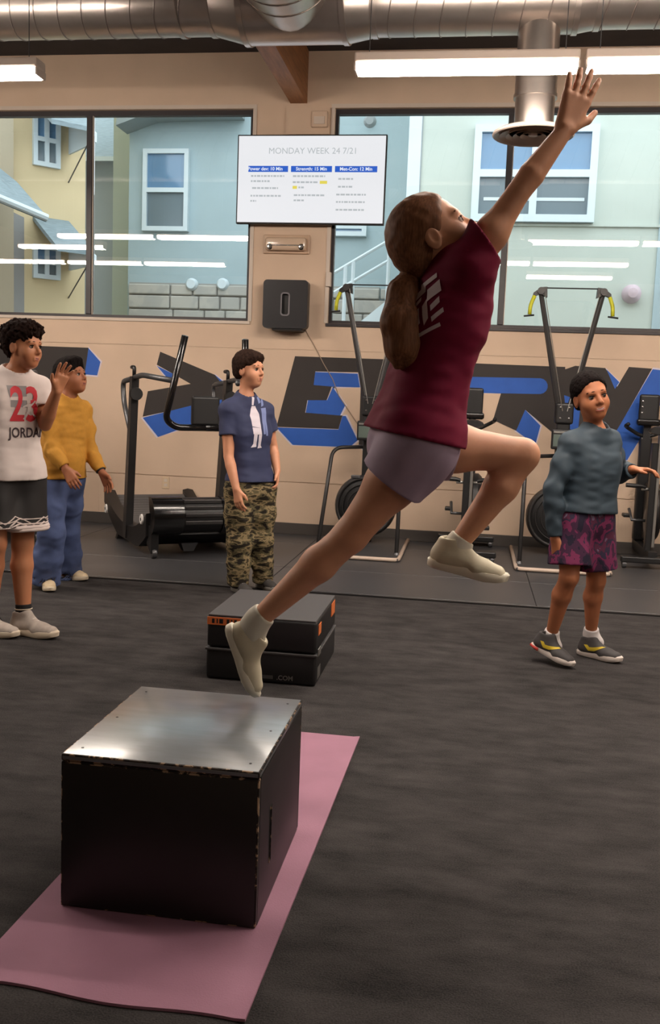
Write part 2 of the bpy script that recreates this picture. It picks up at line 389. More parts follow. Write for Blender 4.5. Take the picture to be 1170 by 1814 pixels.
for x, r in ((-1.90, 0.272), (-1.665, 0.331), (-0.985, 0.331), (-0.79, 0.294), (0.508, 0.293), (0.645, 0.272), (-2.12, 0.272)): collar(x, r)
BX = -1.335
br = MB().lathe([(0.312, -0.02), (0.312, 8.0)], (BX, DY, DZ+0.005), (0, -1, 0), 40).build('branch_duct', M_DUCT, duct, smooth=40)
for k in range(9):
    y = DY-0.30-0.17*k
    ring = [np.array((BX+0.313*math.cos(a), y+0.07*math.sin(a), DZ+0.005+0.313*math.sin(a))) for a in np.linspace(0, 2*math.pi, 36, endpoint=False)]
    MB().tube(ring, 0.0045, 5, closed=True).build('seam', M_SEAM, br, smooth=0)
# drop with round diffuser
df = thing('ceiling_diffuser', 'round ringed air diffuser on a short drop duct by the right window', 'diffuser', (0.285, DY, 3.025))
dc = (0.285, DY, 0)
MB().lathe([(0.128, 3.085), (0.128, 3.295), (0.135, 3.30), (0.135, 3.74)], dc, (0, 0, 1), 32).build('drop_duct', M_DUCT, df, smooth=40)
MB().lathe([(0.142, 3.287), (0.142, 3.31)], dc, (0, 0, 1), 32).build('collar', M_DUCT, df, smooth=40)
M_DIFF = mat('diffuser_white', (214, 196, 184), 0.4)
MB().lathe([(0.12, 3.09), (0.245, 3.082), (0.264, 3.070), (0.266, 3.056), (0.258, 3.050), (0.238, 3.060), (0.12, 3.080)], dc, (0, 0, 1), 40).build('outer_rim', M_DIFF, df, smooth=40)
MB().lathe([(0.0, 3.083), (0.235, 3.083), (0.235, 3.081), (0.0, 3.081)], dc, (0, 0, 1), 36).build('plenum', M_BLACK, df)
for r in (0.205, 0.160, 0.115, 0.070):
    MB().lathe([(r-0.012, 3.076), (r+0.012, 3.054), (r+0.016, 3.050), (r-0.004, 3.070)], dc, (0, 0, 1), 36).build('ring', M_DIFF, df, smooth=40)
MB().lathe([(0.0, 3.07), (0.03, 3.07), (0.03, 3.055), (0.0, 3.05)], dc, (0, 0, 1), 20).build('hub', M_DIFF, df, smooth=40)

M_LAMPBODY = mat('lamp_body', (214, 196, 182), 0.5)
def strip_lamp(x0, x1, y, z, label, rod=True):
    t = thing('strip_light', label, 'light', ((x0+x1)/2, y, z), group='hanging strip lights')
    MB().bbox((x0, y-0.068, z+0.0445), (x1, y+0.068, z+0.105), 0.012).build('housing', M_LAMPBODY, t)
    MB().bbox((x0+0.012, y-0.066, z), (x1-0.012, y+0.066, z+0.044), 0.015, 3).build('diffuser', M_LAMP, t, smooth=40)
    for x in (x0, x1-0.011): MB().box((x, y-0.064, z+0.002), (x+0.011, y+0.064, z+0.0444)).build('end_cap', M_LAMPBODY, t)
    for x in (x0+0.08, x1-0.08): MB().tube([(x, y, z+0.104), (x, y, ZC)], 0.003, 5).build('hanger', M_STEEL, t)
LZ = 3.195
lamps = [(-0.80, 0.485, 5.8, 'long white strip light above the jumping person, ending at the raised hand'),
         (0.515, 1.80, 5.8, 'white strip light at the right edge, starting at the raised hand'),
         (-4.05, -2.76, 5.8, 'white strip light at the upper left edge under the duct')]
for x0, x1, y, l in lamps: strip_lamp(x0, x1, y, LZ, l)
for x0, x1, y in [(1.83, 3.11, 5.8), (-5.37, -4.08, 5.8), (-0.62, 0.65, 4.07), (0.68, 1.95, 4.07), (0.66, 1.93, 2.7),
                  (-6.35, -5.10, 4.9), (-5.07, -3.8, 3.4), (-7.60, -6.33, 3.4), (-6.30, -5.10, 3.4), (3.4, 4.67, 2.7), (3.4, 4.67, 0.2), (4.0, 5.27, -2.5)]:
    strip_lamp(x0, x1, y, LZ, 'white strip light out of view, one of a set partly mirrored in the window glass')  # some read off window reflections; the others are unseen, kept to light the room
# ================================================================== on the pillar: screen, emergency light, subwoofer
def wrect(mb, x0, y0, x1, y1, Y, th=0.001):     # rectangle between two photo points on the plane at Y
    a, b = at(x0, y0, Y), at(x1, y1, Y)
    return mb.box((a[0], Y-th, min(a[2], b[2])), (b[0], Y, max(a[2], b[2])))
TVY = W-0.10
a, b = at(424, 241, TVY), at(678, 396, TVY)
TX0, TX1, TZ1, TZ0 = a[0], b[0], a[2], b[2]
tv = thing('wall_screen', 'flat television with a white workout plan on the pillar between windows', 'television', ((TX0+TX1)/2, TVY, TZ0))
MB().bbox((TX0-0.012, TVY, TZ0-0.014), (TX1+0.012, TVY+0.045, TZ1+0.012), 0.006).build('bezel', M_BLACK, tv)
M_SCREEN = emit_mat('screen_white', (0.82, 0.83, 0.86), 0.98); M_SBLUE = emit_mat('screen_blue', lin((34, 96, 205)), 0.9)
M_SGREY = emit_mat('screen_grey', lin((186, 192, 196)), 0.9); M_SYEL = emit_mat('screen_yellow', lin((236, 220, 90)), 0.9); M_STXT = emit_mat('screen_header', (0.85, 0.9, 1.0), 0.9)
scr = MB().box((TX0, TVY-0.002, TZ0), (TX1, TVY-0.0001, TZ1)).build('screen', M_SCREEN, tv)
TW, TH = TX1-TX0, TZ1-TZ0
def on_screen(mb, u, v, vs, fs, d): return mb.add([(TX0+u*TW+p[0], TVY-0.002-d, TZ1-v*TH+p[1]) for p in vs], fs)
def srect(u0, v0, u1, v1, m, d, name):
    MB().box((TX0+u0*TW, TVY-0.002-d, TZ1-v1*TH), (TX0+u1*TW, TVY-0.002, TZ1-v0*TH)).build(name, m, scr)
vs, fs = text_mesh('MONDAY WEEK 24 7/21', 0.075); on_screen(MB(), 0.51, 0.175, vs, fs, 0.001).build('title_text', M_SGREY, scr)
for u0, u1, t in ((0.07, 0.345, 'Power dev: 10 Min'), (0.365, 0.645, 'Strength: 15 Min'), (0.665, 0.95, 'Met-Con: 12 Min')):
    srect(u0, 0.345, u1, 0.415, M_SBLUE, 0.0006, 'header_bar')
    vs, fs = text_mesh(t, 0.042, True); on_screen(MB(), (u0+u1)/2-(0.02 if u0 < 0.3 else 0.0), 0.38, vs, fs, 0.0014).build('header_text', M_STXT, scr)
for u0, v, l in [(0.09, 0.46, 0.23), (0.09, 0.52, 0.13), (0.10, 0.60, 0.18), (0.09, 0.69, 0.21), (0.09, 0.75, 0.04), (0.38, 0.46, 0.22), (0.38, 0.53, 0.18), (0.42, 0.59, 0.04), (0.39, 0.68, 0.21), (0.39, 0.74, 0.07),
                 (0.69, 0.49, 0.10), (0.69, 0.58, 0.10), (0.68, 0.67, 0.20), (0.68, 0.755, 0.20), (0.68, 0.845, 0.20)]:
    m = MB(); u = u0
    while u < u0+l-0.005:
        d = random.uniform(0.010, 0.030); m.box((TX0+u*TW, TVY-0.0026, TZ1-(v+0.012)*TH), (TX0+min(u+d, u0+l)*TW, TVY-0.002, TZ1-(v-0.008)*TH)); u += d+0.006
    m.build('text_line', M_SGREY, scr)
srect(0.565, 0.515, 0.615, 0.55, M_SYEL, 0.0012, 'highlight'); srect(0.38, 0.575, 0.41, 0.61, M_SYEL, 0.0012, 'highlight')
MB().bbox(((TX0+TX1)/2-0.2, TVY+0.045, (TZ0+TZ1)/2-0.15), ((TX0+TX1)/2+0.2, W, (TZ0+TZ1)/2+0.15), 0.01).build('wall_bracket', M_DARKSTEEL, tv)

c = at(507, 432, W-0.04)
em = thing('emergency_light', 'small emergency light with clear cover on the pillar below the screen', 'light', (c[0], W, c[2]-0.085))
MB().bbox((c[0]-0.215, W-0.02, c[2]-0.085), (c[0]+0.215, W-0.0005, c[2]+0.085), 0.015, 3).build('base_plate', mat('clear_cover_base', (190, 160, 134), 0.35), em)
MB().bbox((c[0]-0.19, W-0.075, c[2]-0.06), (c[0]+0.19, W-0.02, c[2]+0.055), 0.03, 4).build('cover', mat('clear_plastic_cover', (208, 182, 158), 0.12, coat=0.6), em, smooth=40)
for s in (-1, 1): MB().lathe([(0.0, 0.085), (0.018, 0.083), (0.03, 0.07), (0.03, 0.05)], (c[0]+s*0.145, W, c[2]-0.028), (0, -1, 0), 16).build('lamp_head', M_CHROME, em, smooth=40)
MB().bbox((c[0]-0.17, W-0.079, c[2]-0.022), (c[0]+0.17, W-0.07, c[2]-0.012), 0.003).build('rib', M_CHROME, em)

c = at(506, 539, W-0.15); sw, sh = 0.205, 0.215
sub = thing('subwoofer', 'black square subwoofer with a central slot mounted on the pillar', 'speaker', (c[0], W, c[2]-sh))
def rrect(cx, cz, hw, hh, r, n=6):
    out = []
    for sx, sz, a0 in ((1, 1, 0), (-1, 1, 90), (-1, -1, 180), (1, -1, 270)):
        for a in np.linspace(a0, a0+90, n): out.append((cx+sx*(hw-r)+r*math.cos(math.radians(a)), cz+sz*(hh-r)+r*math.sin(math.radians(a))))
    return out
def ring_prism(outer, inner, y0, y1):
    n = len(outer); m = MB(); vs = [(x, y0, z) for x, z in outer]+[(x, y0, z) for x, z in inner]+[(x, y1, z) for x, z in outer]+[(x, y1, z) for x, z in inner]
    fs = []
    for i in range(n):
        j = (i+1) % n; fs += [(i, j, n+j, n+i), (2*n+i, 3*n+i, 3*n+j, 2*n+j), (i, 2*n+i, 2*n+j, j), (n+i, n+j, 3*n+j, 3*n+i)]
    return m.add(vs, fs)
out, inn = rrect(c[0], c[2], sw, sh, 0.035), rrect(c[0], c[2], 0.030, 0.092, 0.018)
MB().bbox((c[0]-sw+0.003, W-0.135, c[2]-sh+0.003), (c[0]+sw-0.003, W-0.02, c[2]+sh-0.003), 0.03, 4).build('cabinet_back', M_BLACK, sub, smooth=40)
ring_prism(out, inn, W-0.165, W-0.06).build('cabinet', mat('subwoofer_black', (30, 28, 31), 0.4), sub)
ring_prism(rrect(c[0], c[2], 0.042, 0.104, 0.026), inn, W-0.168, W-0.15).build('slot_rim', mat('slot_grey', (112, 108, 112), 0.4), sub)
MB().bbox((c[0]-0.12, W-0.15, c[2]-sh-0.02), (c[0]+0.16, W-0.001, c[2]-sh+0.012), 0.008).build('wall_mount', M_BLACK, sub)
cord = [at(540, 582, W-0.006), at(556, 610, W-0.006), at(574, 645, W-0.006), at(590, 672, W-0.006), at(600, 700, W-0.006), at(640, 760, W-0.006), at(660, 840, W-0.006)]
tag(MB().tube(cord, 0.004, 6).build('power_cord', mat('grey_cord', (150, 130, 112), 0.6)), 'thin grey cord hanging from the subwoofer down the wall', 'cord')
MATS['corner_box'] = M_TRIM
c = at(567, 212, W-0.03)
bx = thing('wall_sensor', 'small beige box at the top of the pillar above the screen', 'sensor', (c[0], W, c[2]-0.07))
MB().bbox((c[0]-0.075, W-0.06, c[2]-0.07), (c[0]+0.075, W-0.0005, c[2]+0.07), 0.012, 3).build('case', M_WALL, bx); MB().bbox((c[0]-0.05, W-0.066, c[2]-0.045), (c[0]+0.05, W-0.0595, c[2]+0.02), 0.004).build('front_grille', M_TRIM, bx)

# ================================================================== curved treadmills
def make_treadmill(label):
    ang = math.radians(34)
    t = thing('curved_treadmill', label, 'treadmill', (-2.40, 6.90, 0.010), ang, 'curved treadmills by the wall')
    w, L = 0.84, 1.62
    ztop = lambda y: 0.17+0.33*((0.72-y)/0.72)**2*0.75 if y < 0.72 else 0.17+0.20*((y-0.72)/(L-0.72))**2
    zbot = lambda y: max(0.045, ztop(y)-0.19+0.10*abs(y-0.75)*(0.2 if y < 0.75 else 1.0))
    ys = np.linspace(0.12, L, 26)
    for x0, x1 in ((0.0, 0.10), (w-0.10, w)):
        m = MB(); n = len(ys)
        vs = []
        for y in ys: vs += [(x0, y, zbot(y)), (x1, y, zbot(y)), (x1, y, ztop(y)), ((x0+x1)/2, y, ztop(y)+0.012), (x0, y, ztop(y))]
        fs = []
        for i in range(n-1):
            for k in range(5): fs.append((i*5+k, i*5+(k+1) % 5, (i+1)*5+(k+1) % 5, (i+1)*5+k))
        fs += [(4, 3, 2, 1, 0), tuple((n-1)*5+k for k in range(5))]
        m.add(vs, fs).build('side_rail', M_BLACK, t, local=True, smooth=35)
    M_SLAT = mat('treadmill_slat', (84, 82, 82), 0.6, bump=0.1, scale=200)
    # rubber slats of the belt
    s = np.linspace(0.10, L-0.04, 31)
    for i in range(len(s)-1):
        y0, y1 = s[i]+0.003, s[i+1]-0.003; za, zb = ztop(y0)-0.018, ztop(y1)-0.018
        MB().hexa([(0.105, y0, za-0.02), (w-0.105, y0, za-0.02), (w-0.105, y1, zb-0.02), (0.105, y1, zb-0.02), (0.105, y0, za), (w-0.105, y0, za), (w-0.105, y1, zb), (0.105, y1, zb)]).build('belt_slat', M_SLAT, t, local=True)
    # front roller housing: curved metal end cap and black slotted shroud
    prof = [(0.09+0.15*math.cos(a), 0.33+0.15*math.sin(a)) for a in np.linspace(math.radians(75), math.radians(250), 12)]
    def shroud(x0, x1, mm, nm, p=prof):
        m = MB(); n = len(p); m.add([(x0, y, z) for y, z in p]+[(x1, y, z) for y, z in p], [tuple(range(n)), tuple(range(2*n-1, n-1, -1))]+[(i, n+i, n+(i+1) % n, (i+1) % n) for i in range(n)])
        return m.build(nm, mm, t, local=True, smooth=35)
    shroud(0.02, 0.26, M_BLACKGLOSS, 'end_cover'); shroud(w-0.26, w-0.02, M_BLACKGLOSS, 'end_cover')
    shroud(0.262, w-0.262, M_BLACK, 'front_shroud', [(0.10+0.14*math.cos(a), 0.33+0.14*math.sin(a)) for a in np.linspace(math.radians(75), math.radians(250), 12)])
    for z, dy in ((0.445, -0.005), (0.40, -0.035), (0.345, -0.05), (0.285, -0.045)):
        MB().bbox((0.265, dy, z-0.016), (w-0.265, dy+0.05, z+0.016), 0.006).build('shroud_slat', M_DARKSTEEL, t, local=True)
    shroud(0.03, w-0.03, M_BLACK, 'underbody', [(0.10, 0.30), (0.62, 0.16), (0.62, 0.06), (0.30, 0.07), (0.06, 0.18)])
    for x in (0.0, w):
        s = -1 if x == 0 else 1
        for y, z in ((0.235, 0.285), (L-0.10, 0.215)):
            d = MB().lathe([(0.0, 0.012), (0.038, 0.012), (0.042, 0.0)], (x, y, z), (s, 0, 0), 20).build('side_badge', M_WHITE, t, local=True)
            MB().lathe([(0.0, 0.0145), (0.014, 0.0145), (0.014, 0.011)], (x, y, z), (s, 0, 0), 14).build('badge_mark', M_BLACK, d, local=True)
    # feet and wheels
    for x in (0.05, w-0.05):
        MB().hexa([(x-0.05, 1.10, 0.0), (x+0.05, 1.10, 0.0), (x+0.05, 1.16, 0.0), (x-0.05, 1.16, 0.0), (x-0.02, 1.11, 0.12), (x+0.02, 1.11, 0.12), (x+0.02, 1.15, 0.12), (x-0.02, 1.15, 0.12)]).build('foot', M_BLACK, t, local=True)
        MB().lathe([(0.0, -0.018), (0.036, -0.018), (0.040, 0.0), (0.036, 0.018), (0.0, 0.018)], (x, 0.06, 0.04), (1, 0, 0), 18).build('wheel', M_STEEL, t, local=True, smooth=35)
        MB().hexa([(x-0.03, 0.04, 0.04), (x+0.03, 0.04, 0.04), (x+0.03, 0.16, 0.10), (x-0.03, 0.16, 0.10), (x-0.03, 0.03, 0.25), (x+0.03, 0.03, 0.25), (x+0.03, 0.18, 0.25), (x-0.03, 0.18, 0.25)]).build('leg_bracket', M_BLACK, t, local=True)
    MB().hexa([(0.34, 0.22, 0.02), (0.42, 0.22, 0.02), (0.42, 0.30, 0.02), (0.34, 0.30, 0.02), (0.31, 0.20, 0.09), (0.45, 0.20, 0.09), (0.45, 0.32, 0.09), (0.31, 0.32, 0.09)]).build('centre_foot', M_STEEL, t, local=True)
    # uprights, handrails and cross bar
    for x, s in ((0.02, 1), (w-0.02, -1)):
        p0, p1 = np.array((x, 0.80, 0.06)), np.array((x, 0.62, 1.40)); d = np.array((0.0, 0.055, 0.0)); e = np.array((0.03, 0, 0))
        MB().hexa([p0-e-d, p0+e-d, p0+e+d, p0-e+d, p1-e-d*0.7, p1+e-d*0.7, p1+e+d*0.7, p1-e+d*0.7]).build('upright', M_DARKSTEEL, t, local=True)
        MB().tube(fillet([(x, 0.62, 1.385), (x, 1.02, 1.36), (x, 0.98, 1.19), (x, 0.685, 0.90)], 0.07), 0.022, 10).build('handrail', M_STEEL, t, local=True, smooth=0)
        MB().tube(fillet([(x, 0.62, 1.39), (x, 0.36, 1.41), (x+s*0.145, -0.02, 1.37)], 0.06), 0.022, 10).build('handrail', M_STEEL, t, local=True, smooth=0)
        MB().lathe([(0.0, 0.03), (0.05, 0.03), (0.055, 0.0), (0.05, -0.01)], (x-s*0.0, 0.57, 1.26), (0, -1, 0), 18).build('adjuster_knob', M_BLACK, t, local=True, smooth=35)
        MB().tube(fillet([(x, 0.63, 1.40), (x, 0.63, 1.475), (x, 0.71, 1.475)], 0.02), 0.016, 8).build('phone_hook', M_BLACK, t, local=True, smooth=0)
        MB().tube(fillet([(x+(0.17 if s > 0 else -0.16), -0.20, 1.70), (x+s*0.08, -0.03, 1.08), (x+s*0.16, -0.02, 1.02), (w/2, -0.02, 1.02)], 0.10, 7), 0.026, 12).build('push_handle', M_BLACKGLOSS, t, local=True, smooth=0)
    cn = MB().bbox((w/2-0.11, -0.03, 1.04), (w/2+0.11, 0.02, 1.26), 0.015, 3).build('console', M_BLACK, t, local=True)
    MB().bbox((w/2-0.085, 0.019, 1.10), (w/2+0.085, 0.023, 1.235), 0.003).build('display', M_BLACKGLOSS, cn, local=True)
    return t
tm = make_treadmill('black curved treadmill between the mustard sweater and the camouflage trousers')
t2 = copy_tree(tm); t2.location = (-4.17, 6.90, 0.010); t2['label'] = 'black curved treadmill mostly hidden behind the two people on the left'

# ================================================================== ski machines
def make_ski(cx, label):
    t = thing('ski_machine', label, 'ski machine', (cx, 8.0, 0.010), 0, 'ski machines along the wall')
    M_PLAT = mat('platform_black', (58, 57, 58), 0.6, var=0.1, scale=120); M_EDGE = mat('platform_pale_edge', (196, 176, 160), 0.45)
    hw = 0.36; y0, y1 = -0.56, 0.60
    pl = MB().bbox((-hw, y0, 0.0), (hw, y1, 0.03), 0.008).build('platform', M_PLAT, t, local=True)
    MB().tube(fillet([(-hw, y1, 0.018), (-hw, y0, 0.018), (hw, y0, 0.018), (hw, y1, 0.018)], 0.06), 0.017, 8).build('platform_rim', M_EDGE, pl, local=True, smooth=0)
    for s in (-1, 1):
        MB().tube(fillet([(s*(hw-0.05), -0.40, 0.03), (s*(hw-0.07), 0.05, 0.84), (s*0.06, 0.20, 0.86)] if False else [(s*(hw-0.03), -0.36, 0.03), (s*(hw-0.06), 0.12, 0.86), (s*0.05, 0.26, 0.87)], 0.10, 7), 0.017, 10).build('side_leg', M_DARKSTEEL, t, local=True, smooth=0)
        MB().lathe([(0.028, 0.0), (0.016, 0.02)], (s*(hw-0.03), -0.36, 0.028), (0, 0, 1), 14).build('leg_flange', M_STEEL, t, local=True)
    # column
    MB().bbox((-0.055, 0.24, 0.03), (0.055, 0.33, 1.22), 0.012).build('column', M_BLACK, t, local=True)
    MB().bbox((-0.075, 0.22, 1.14), (0.075, 0.34, 1.32), 0.02, 3).build('pulley_housing', M_BLACK, t, local=True)
    for x in (-0.035, 0.035):
        for z in (1.19, 1.28): MB().lathe([(0.0, 0.006), (0.008, 0.005), (0.009, 0.0)], (x, 0.22, z), (0, -1, 0), 10).build('bolt', M_CHROME, t, local=True)
    mo = MB().bbox((-0.10, 0.15, 0.93), (0.08, 0.20, 1.10), 0.012, 3).build('monitor', M_BLACK, t, local=True)
    MB().bbox((-0.085, 0.1475, 0.955), (0.065, 0.1505, 1.055), 0.002).build('monitor_screen', mat('monitor_grey', (92, 104, 98), 0.3), mo, local=True)
    MB().bbox((-0.085, 0.1475, 1.066), (0.065, 0.1505, 1.082), 0.002).build('monitor_label', M_ALU, mo, local=True)
    MB().box((-0.03, 0.195, 0.98), (0.03, 0.245, 1.05)).build('monitor_arm', M_BLACK, t, local=True)
    # flywheel cage
    c = (0.0, 0.16, 0.36)
    MB().lathe([(0.0, 0.055), (0.10, 0.06), (0.20, 0.05), (0.262, 0.02), (0.272, -0.02), (0.262, -0.06), (0.0, -0.07)], c, (0, -1, 0), 40).build('flywheel_housing', M_BLACK, t, local=True, smooth=35)
    for r in (0.06, 0.105, 0.15, 0.195):
        MB().tube(arc((0, 0.10, 0.36), r, 0, 360, (1, 0, 0), (0, 0, 1), 33)[:-1], 0.005, 6, closed=True).build('cage_ring', M_DARKSTEEL, t, local=True, smooth=0)
    MB().tube(arc((0, 0.12, 0.36), 0.245, 0, 360, (1, 0, 0), (0, 0, 1), 41)[:-1], 0.014, 8, closed=True).build('cage_rim', M_DARKSTEEL, t, local=True, smooth=0)
    MB().bbox((-0.13, 0.10, 0.60), (-0.05, 0.14, 0.63), 0.008).build('damper', M_STEEL, t, local=True)
    MB().lathe([(0.0, 0.02), (0.03, 0.02), (0.032, 0.0)], (0, 0.105, 0.36), (0, -1, 0), 16).build('flywheel_hub', M_STEEL, t, local=True)
    # V arms, pulleys, cords, handles
    for s in (-1, 1):
        MB().tube([(s*0.035, 0.28, 1.22), (s*0.255, 0.28, 2.235)], [0.028, 0.020], 8).build('arm', M_DARKSTEEL, t, local=True, smooth=30)
        MB().prism([(s*0.20, 0.245, 2.19), (s*0.205, 0.245, 2.275), (s*0.255, 0.245, 2.27), (s*0.315, 0.245, 2.225), (s*0.318, 0.245, 2.195), (s*0.26, 0.245, 2.215)], (0, 0.07, 0)).build('pulley_bracket', M_BLACK, t, local=True)
        MB().lathe([(0.0, 0.012), (0.03, 0.012), (0.03, -0.012), (0.0, -0.012)], (s*0.255, 0.24, 2.24), (0, -1, 0), 16).build('pulley', M_DARKSTEEL, t, local=True)
        MB().tube([(s*0.225, 0.235, 2.23), (s*0.02, 0.21, 1.25)], 0.0035, 5).build('cord', M_ALU, t, local=True)
        h = MB().tube(fillet([(s*0.305, 0.25, 2.20), (s*0.335, 0.25, 2.12), (s*0.338, 0.25, 2.045)], 0.03), 0.016, 8).build('handle', M_YELLOWGREEN, t, local=True, smooth=0)
        MB().tube([(s*0.30, 0.25, 2.04), (s*0.385, 0.25, 2.03)], 0.008, 6).build('handle_end', M_BLACK, h, local=True, smooth=0)
    MB().tube([(-0.215, 0.28, 2.268), (0.215, 0.28, 2.268)], 0.006, 6).build('top_rail', M_DARKSTEEL, t, local=True)
    return t
sk = make_ski(0.755, 'ski machine with V arms and lime handles behind the person in teal')
s2 = copy_tree(sk); s2.location = (-0.895, 8.05, 0.010); s2['label'] = 'ski machine with V arms behind the jumping person in maroon'

# ================================================================== exercise bikes, seen end-on
def make_bike(cx, cy, label):
    t = thing('exercise_bike', label, 'exercise bike', (cx, cy, 0.010), 0, 'exercise bikes along the wall')
    for y, hw in ((-0.28, 0.25), (0.62, 0.25)):
        MB().bbox((-hw, y-0.035, 0.05), (hw, y+0.035, 0.10), 0.01).build('stabiliser_bar', M_BLACK, t, local=True)
        for s in (-1, 1):
            MB().bbox((s*(hw-0.03)-0.02, y-0.03, 0.03), (s*(hw-0.03)+0.02, y+0.03, 0.06), 0.006).build('caster_fork', M_BLACK, t, local=True)
            MB().lathe([(0.0, -0.016), (0.032, -0.016), (0.034, 0.0), (0.032, 0.016), (0.0, 0.016)], (s*(hw-0.03), y, 0.034), (1, 0, 0), 16).build('caster_wheel', M_STEEL, t, local=True, smooth=35)
    MB().hexa([(-0.035, -0.28, 0.06), (0.035, -0.28, 0.06), (0.035, 0.62, 0.06), (-0.035, 0.62, 0.06), (-0.035, -0.28, 0.14), (0.035, -0.28, 0.14), (0.035, 0.62, 0.14), (-0.035, 0.62, 0.14)]).build('base_rail', M_BLACK, t, local=True)
    MB().bbox((-0.045, -0.16, 0.12), (0.005, -0.08, 1.02), 0.008).build('seat_tube', M_BLACK, t, local=True)
    MB().bbox((0.005, -0.15, 0.16), (0.032, -0.09, 1.10), 0.006).build('seat_post', M_ALU, t, local=True)
    MB().lathe([(0.0, -0.05), (0.24, -0.05), (0.27, -0.02), (0.27, 0.02), (0.24, 0.05), (0.0, 0.05)], (0.06, 0.28, 0.42), (1, 0, 0), 36).build('flywheel_housing', M_BLACK, t, local=True, smooth=35)
    MB().lathe([(0.0, -0.02), (0.10, -0.02), (0.10, 0.02), (0.0, 0.02)], (0.0, 0.05, 0.36), (1, 0, 0), 24).build('chainring', M_STEEL, t, local=True, smooth=35)
    for s in (-1, 1):
        MB().tube([(s*0.02, 0.05, 0.36), (s*0.13, 0.05, 0.36), (s*0.14, 0.05-s*0.12, 0.36-s*0.08)], 0.013, 8).build('crank_arm', M_STEEL, t, local=True, smooth=0)
        MB().bbox((s*0.13, -0.0-s*0.12, 0.31-s*0.06), (s*0.19, 0.10-s*0.12, 0.34-s*0.06), 0.008).build('pedal', M_BLACK, t, local=True)
        MB().tube([(s*0.02, -0.12, 0.64), (s*0.10, -0.14, 0.64)], 0.012, 8).build('peg_stem', M_ALU, t, local=True, smooth=0)
        MB().tube([(s*0.07, -0.14, 0.655), (s*0.11, -0.15, 0.665), (s*0.23, -0.155, 0.668)], [0.015, 0.019, 0.018], 10).build('foot_peg', M_BLACK, t, local=True, smooth=35)
    # saddle
    pts = []; 
    m = MB()
    prof = [(-0.16, 0.085, 0.035), (-0.12, 0.10, 0.045), (-0.04, 0.075, 0.045), (0.05, 0.035, 0.04), (0.12, 0.022, 0.03)]
    vs = []
    for y, hw, h in prof:
        for a in np.linspace(0, 2*math.pi, 12, endpoint=False): vs.append((hw*math.cos(a), y-0.10, 1.115+h*math.sin(a)*(1 if math.sin(a) > 0 else 0.6)))
    fs = [(i*12+k, i*12+(k+1) % 12, (i+1)*12+(k+1) % 12, (i+1)*12+k) for i in range(len(prof)-1) for k in range(12)]+[tuple(range(11, -1, -1)), tuple(48+k for k in range(12))]
    m.add(vs, fs).build('saddle', M_BLACK, t, local=True, smooth=45)
    MB().bbox((-0.05, 0.40, 0.14), (0.05, 0.48, 1.05), 0.015).build('front_post', M_BLACK, t, local=True)
    MB().tube(fillet([(-0.19, 0.22, 1.16), (-0.19, 0.38, 1.14), (-0.05, 0.44, 1.06), (0.05, 0.44, 1.06), (0.19, 0.38, 1.14), (0.19, 0.22, 1.16)], 0.05), 0.017, 10).build('handlebar', M_BLACK, t, local=True, smooth=0)
    co = MB().bbox((-0.085, 0.36, 1.18), (0.085, 0.41, 1.42), 0.02, 3).build('console', M_BLACK, t, local=True)
    MB().bbox((-0.10, 0.33, 1.15), (0.10, 0.42, 1.21), 0.02, 3).build('console_tray', M_BLACKGLOSS, co, local=True)
    for k in range(3): MB().lathe([(0.0, 0.006), (0.008, 0.005), (0.009, 0.0)], (-0.06, 0.36, 1.26+0.05*k), (0, -1, 0), 10).build('button', M_CHROME, co, local=True)
    MB().box((-0.03, 0.40, 1.0), (0.03, 0.46, 1.2)).build('console_stem', M_BLACK, t, local=True)
    return t
bk = make_bike(-0.01, 7.98, 'black exercise bike behind the raised knee of the jumping person')
b2 = copy_tree(bk); b2.location = (1.50, 8.25-0.05, 0.010); b2['label'] = 'black exercise bike cut off by the right edge beside the person in teal'

# ================================================================== boxes and mat in the foreground
M_MAT = mat('mauve_foam', (158, 114, 132), 0.75, var=0.06, scale=6, bump=0.12, bscale=220, spec=0.25)
mt = MB()
nx, ny = 26, 70; mx0, mx1, my0, my1 = -1.000, -0.365, 1.795, 3.50
def mat_pt(u, v, z):
    x = mx0+(mx1-mx0)*u+0.012*v*0; y = my0+(my1-my0)*v
    x += (-0.035*(1-v)+0.0*v)*1.0
    if v < 0.001: y += 0.008*math.sin(9*u)+0.02*(u-0.5)*-1
    lift = 0.0035*(math.sin(7*v+1)*0.5+0.5)*(1 if u > 0.97 else 0)
    return (x, y, z+lift)
vs = [mat_pt(i/nx, j/ny, 0.0075) for j in range(ny+1) for i in range(nx+1)]; k = len(vs)
vs += [mat_pt(i/nx, j/ny, 0.001) for j in range(ny+1) for i in range(nx+1)]
N = nx+1; fs = []
for j in range(ny):
    for i in range(nx): a = j*N+i; fs += [(a, a+1, a+1+N, a+N), (k+a, k+a+N, k+a+1+N, k+a+1)]
for i in range(nx): fs += [(i, k+i, k+i+1, i+1), (ny*N+i, ny*N+i+1, k+ny*N+i+1, k+ny*N+i)]
for j in range(ny): fs += [(j*N, (j+1)*N, k+(j+1)*N, k+j*N), (j*N+nx, k+j*N+nx, k+(j+1)*N+nx, (j+1)*N+nx)]
tag(mt.add(vs, fs).build('exercise_mat', M_MAT, smooth=40), 'mauve pink exercise mat under the black wooden box', 'mat')

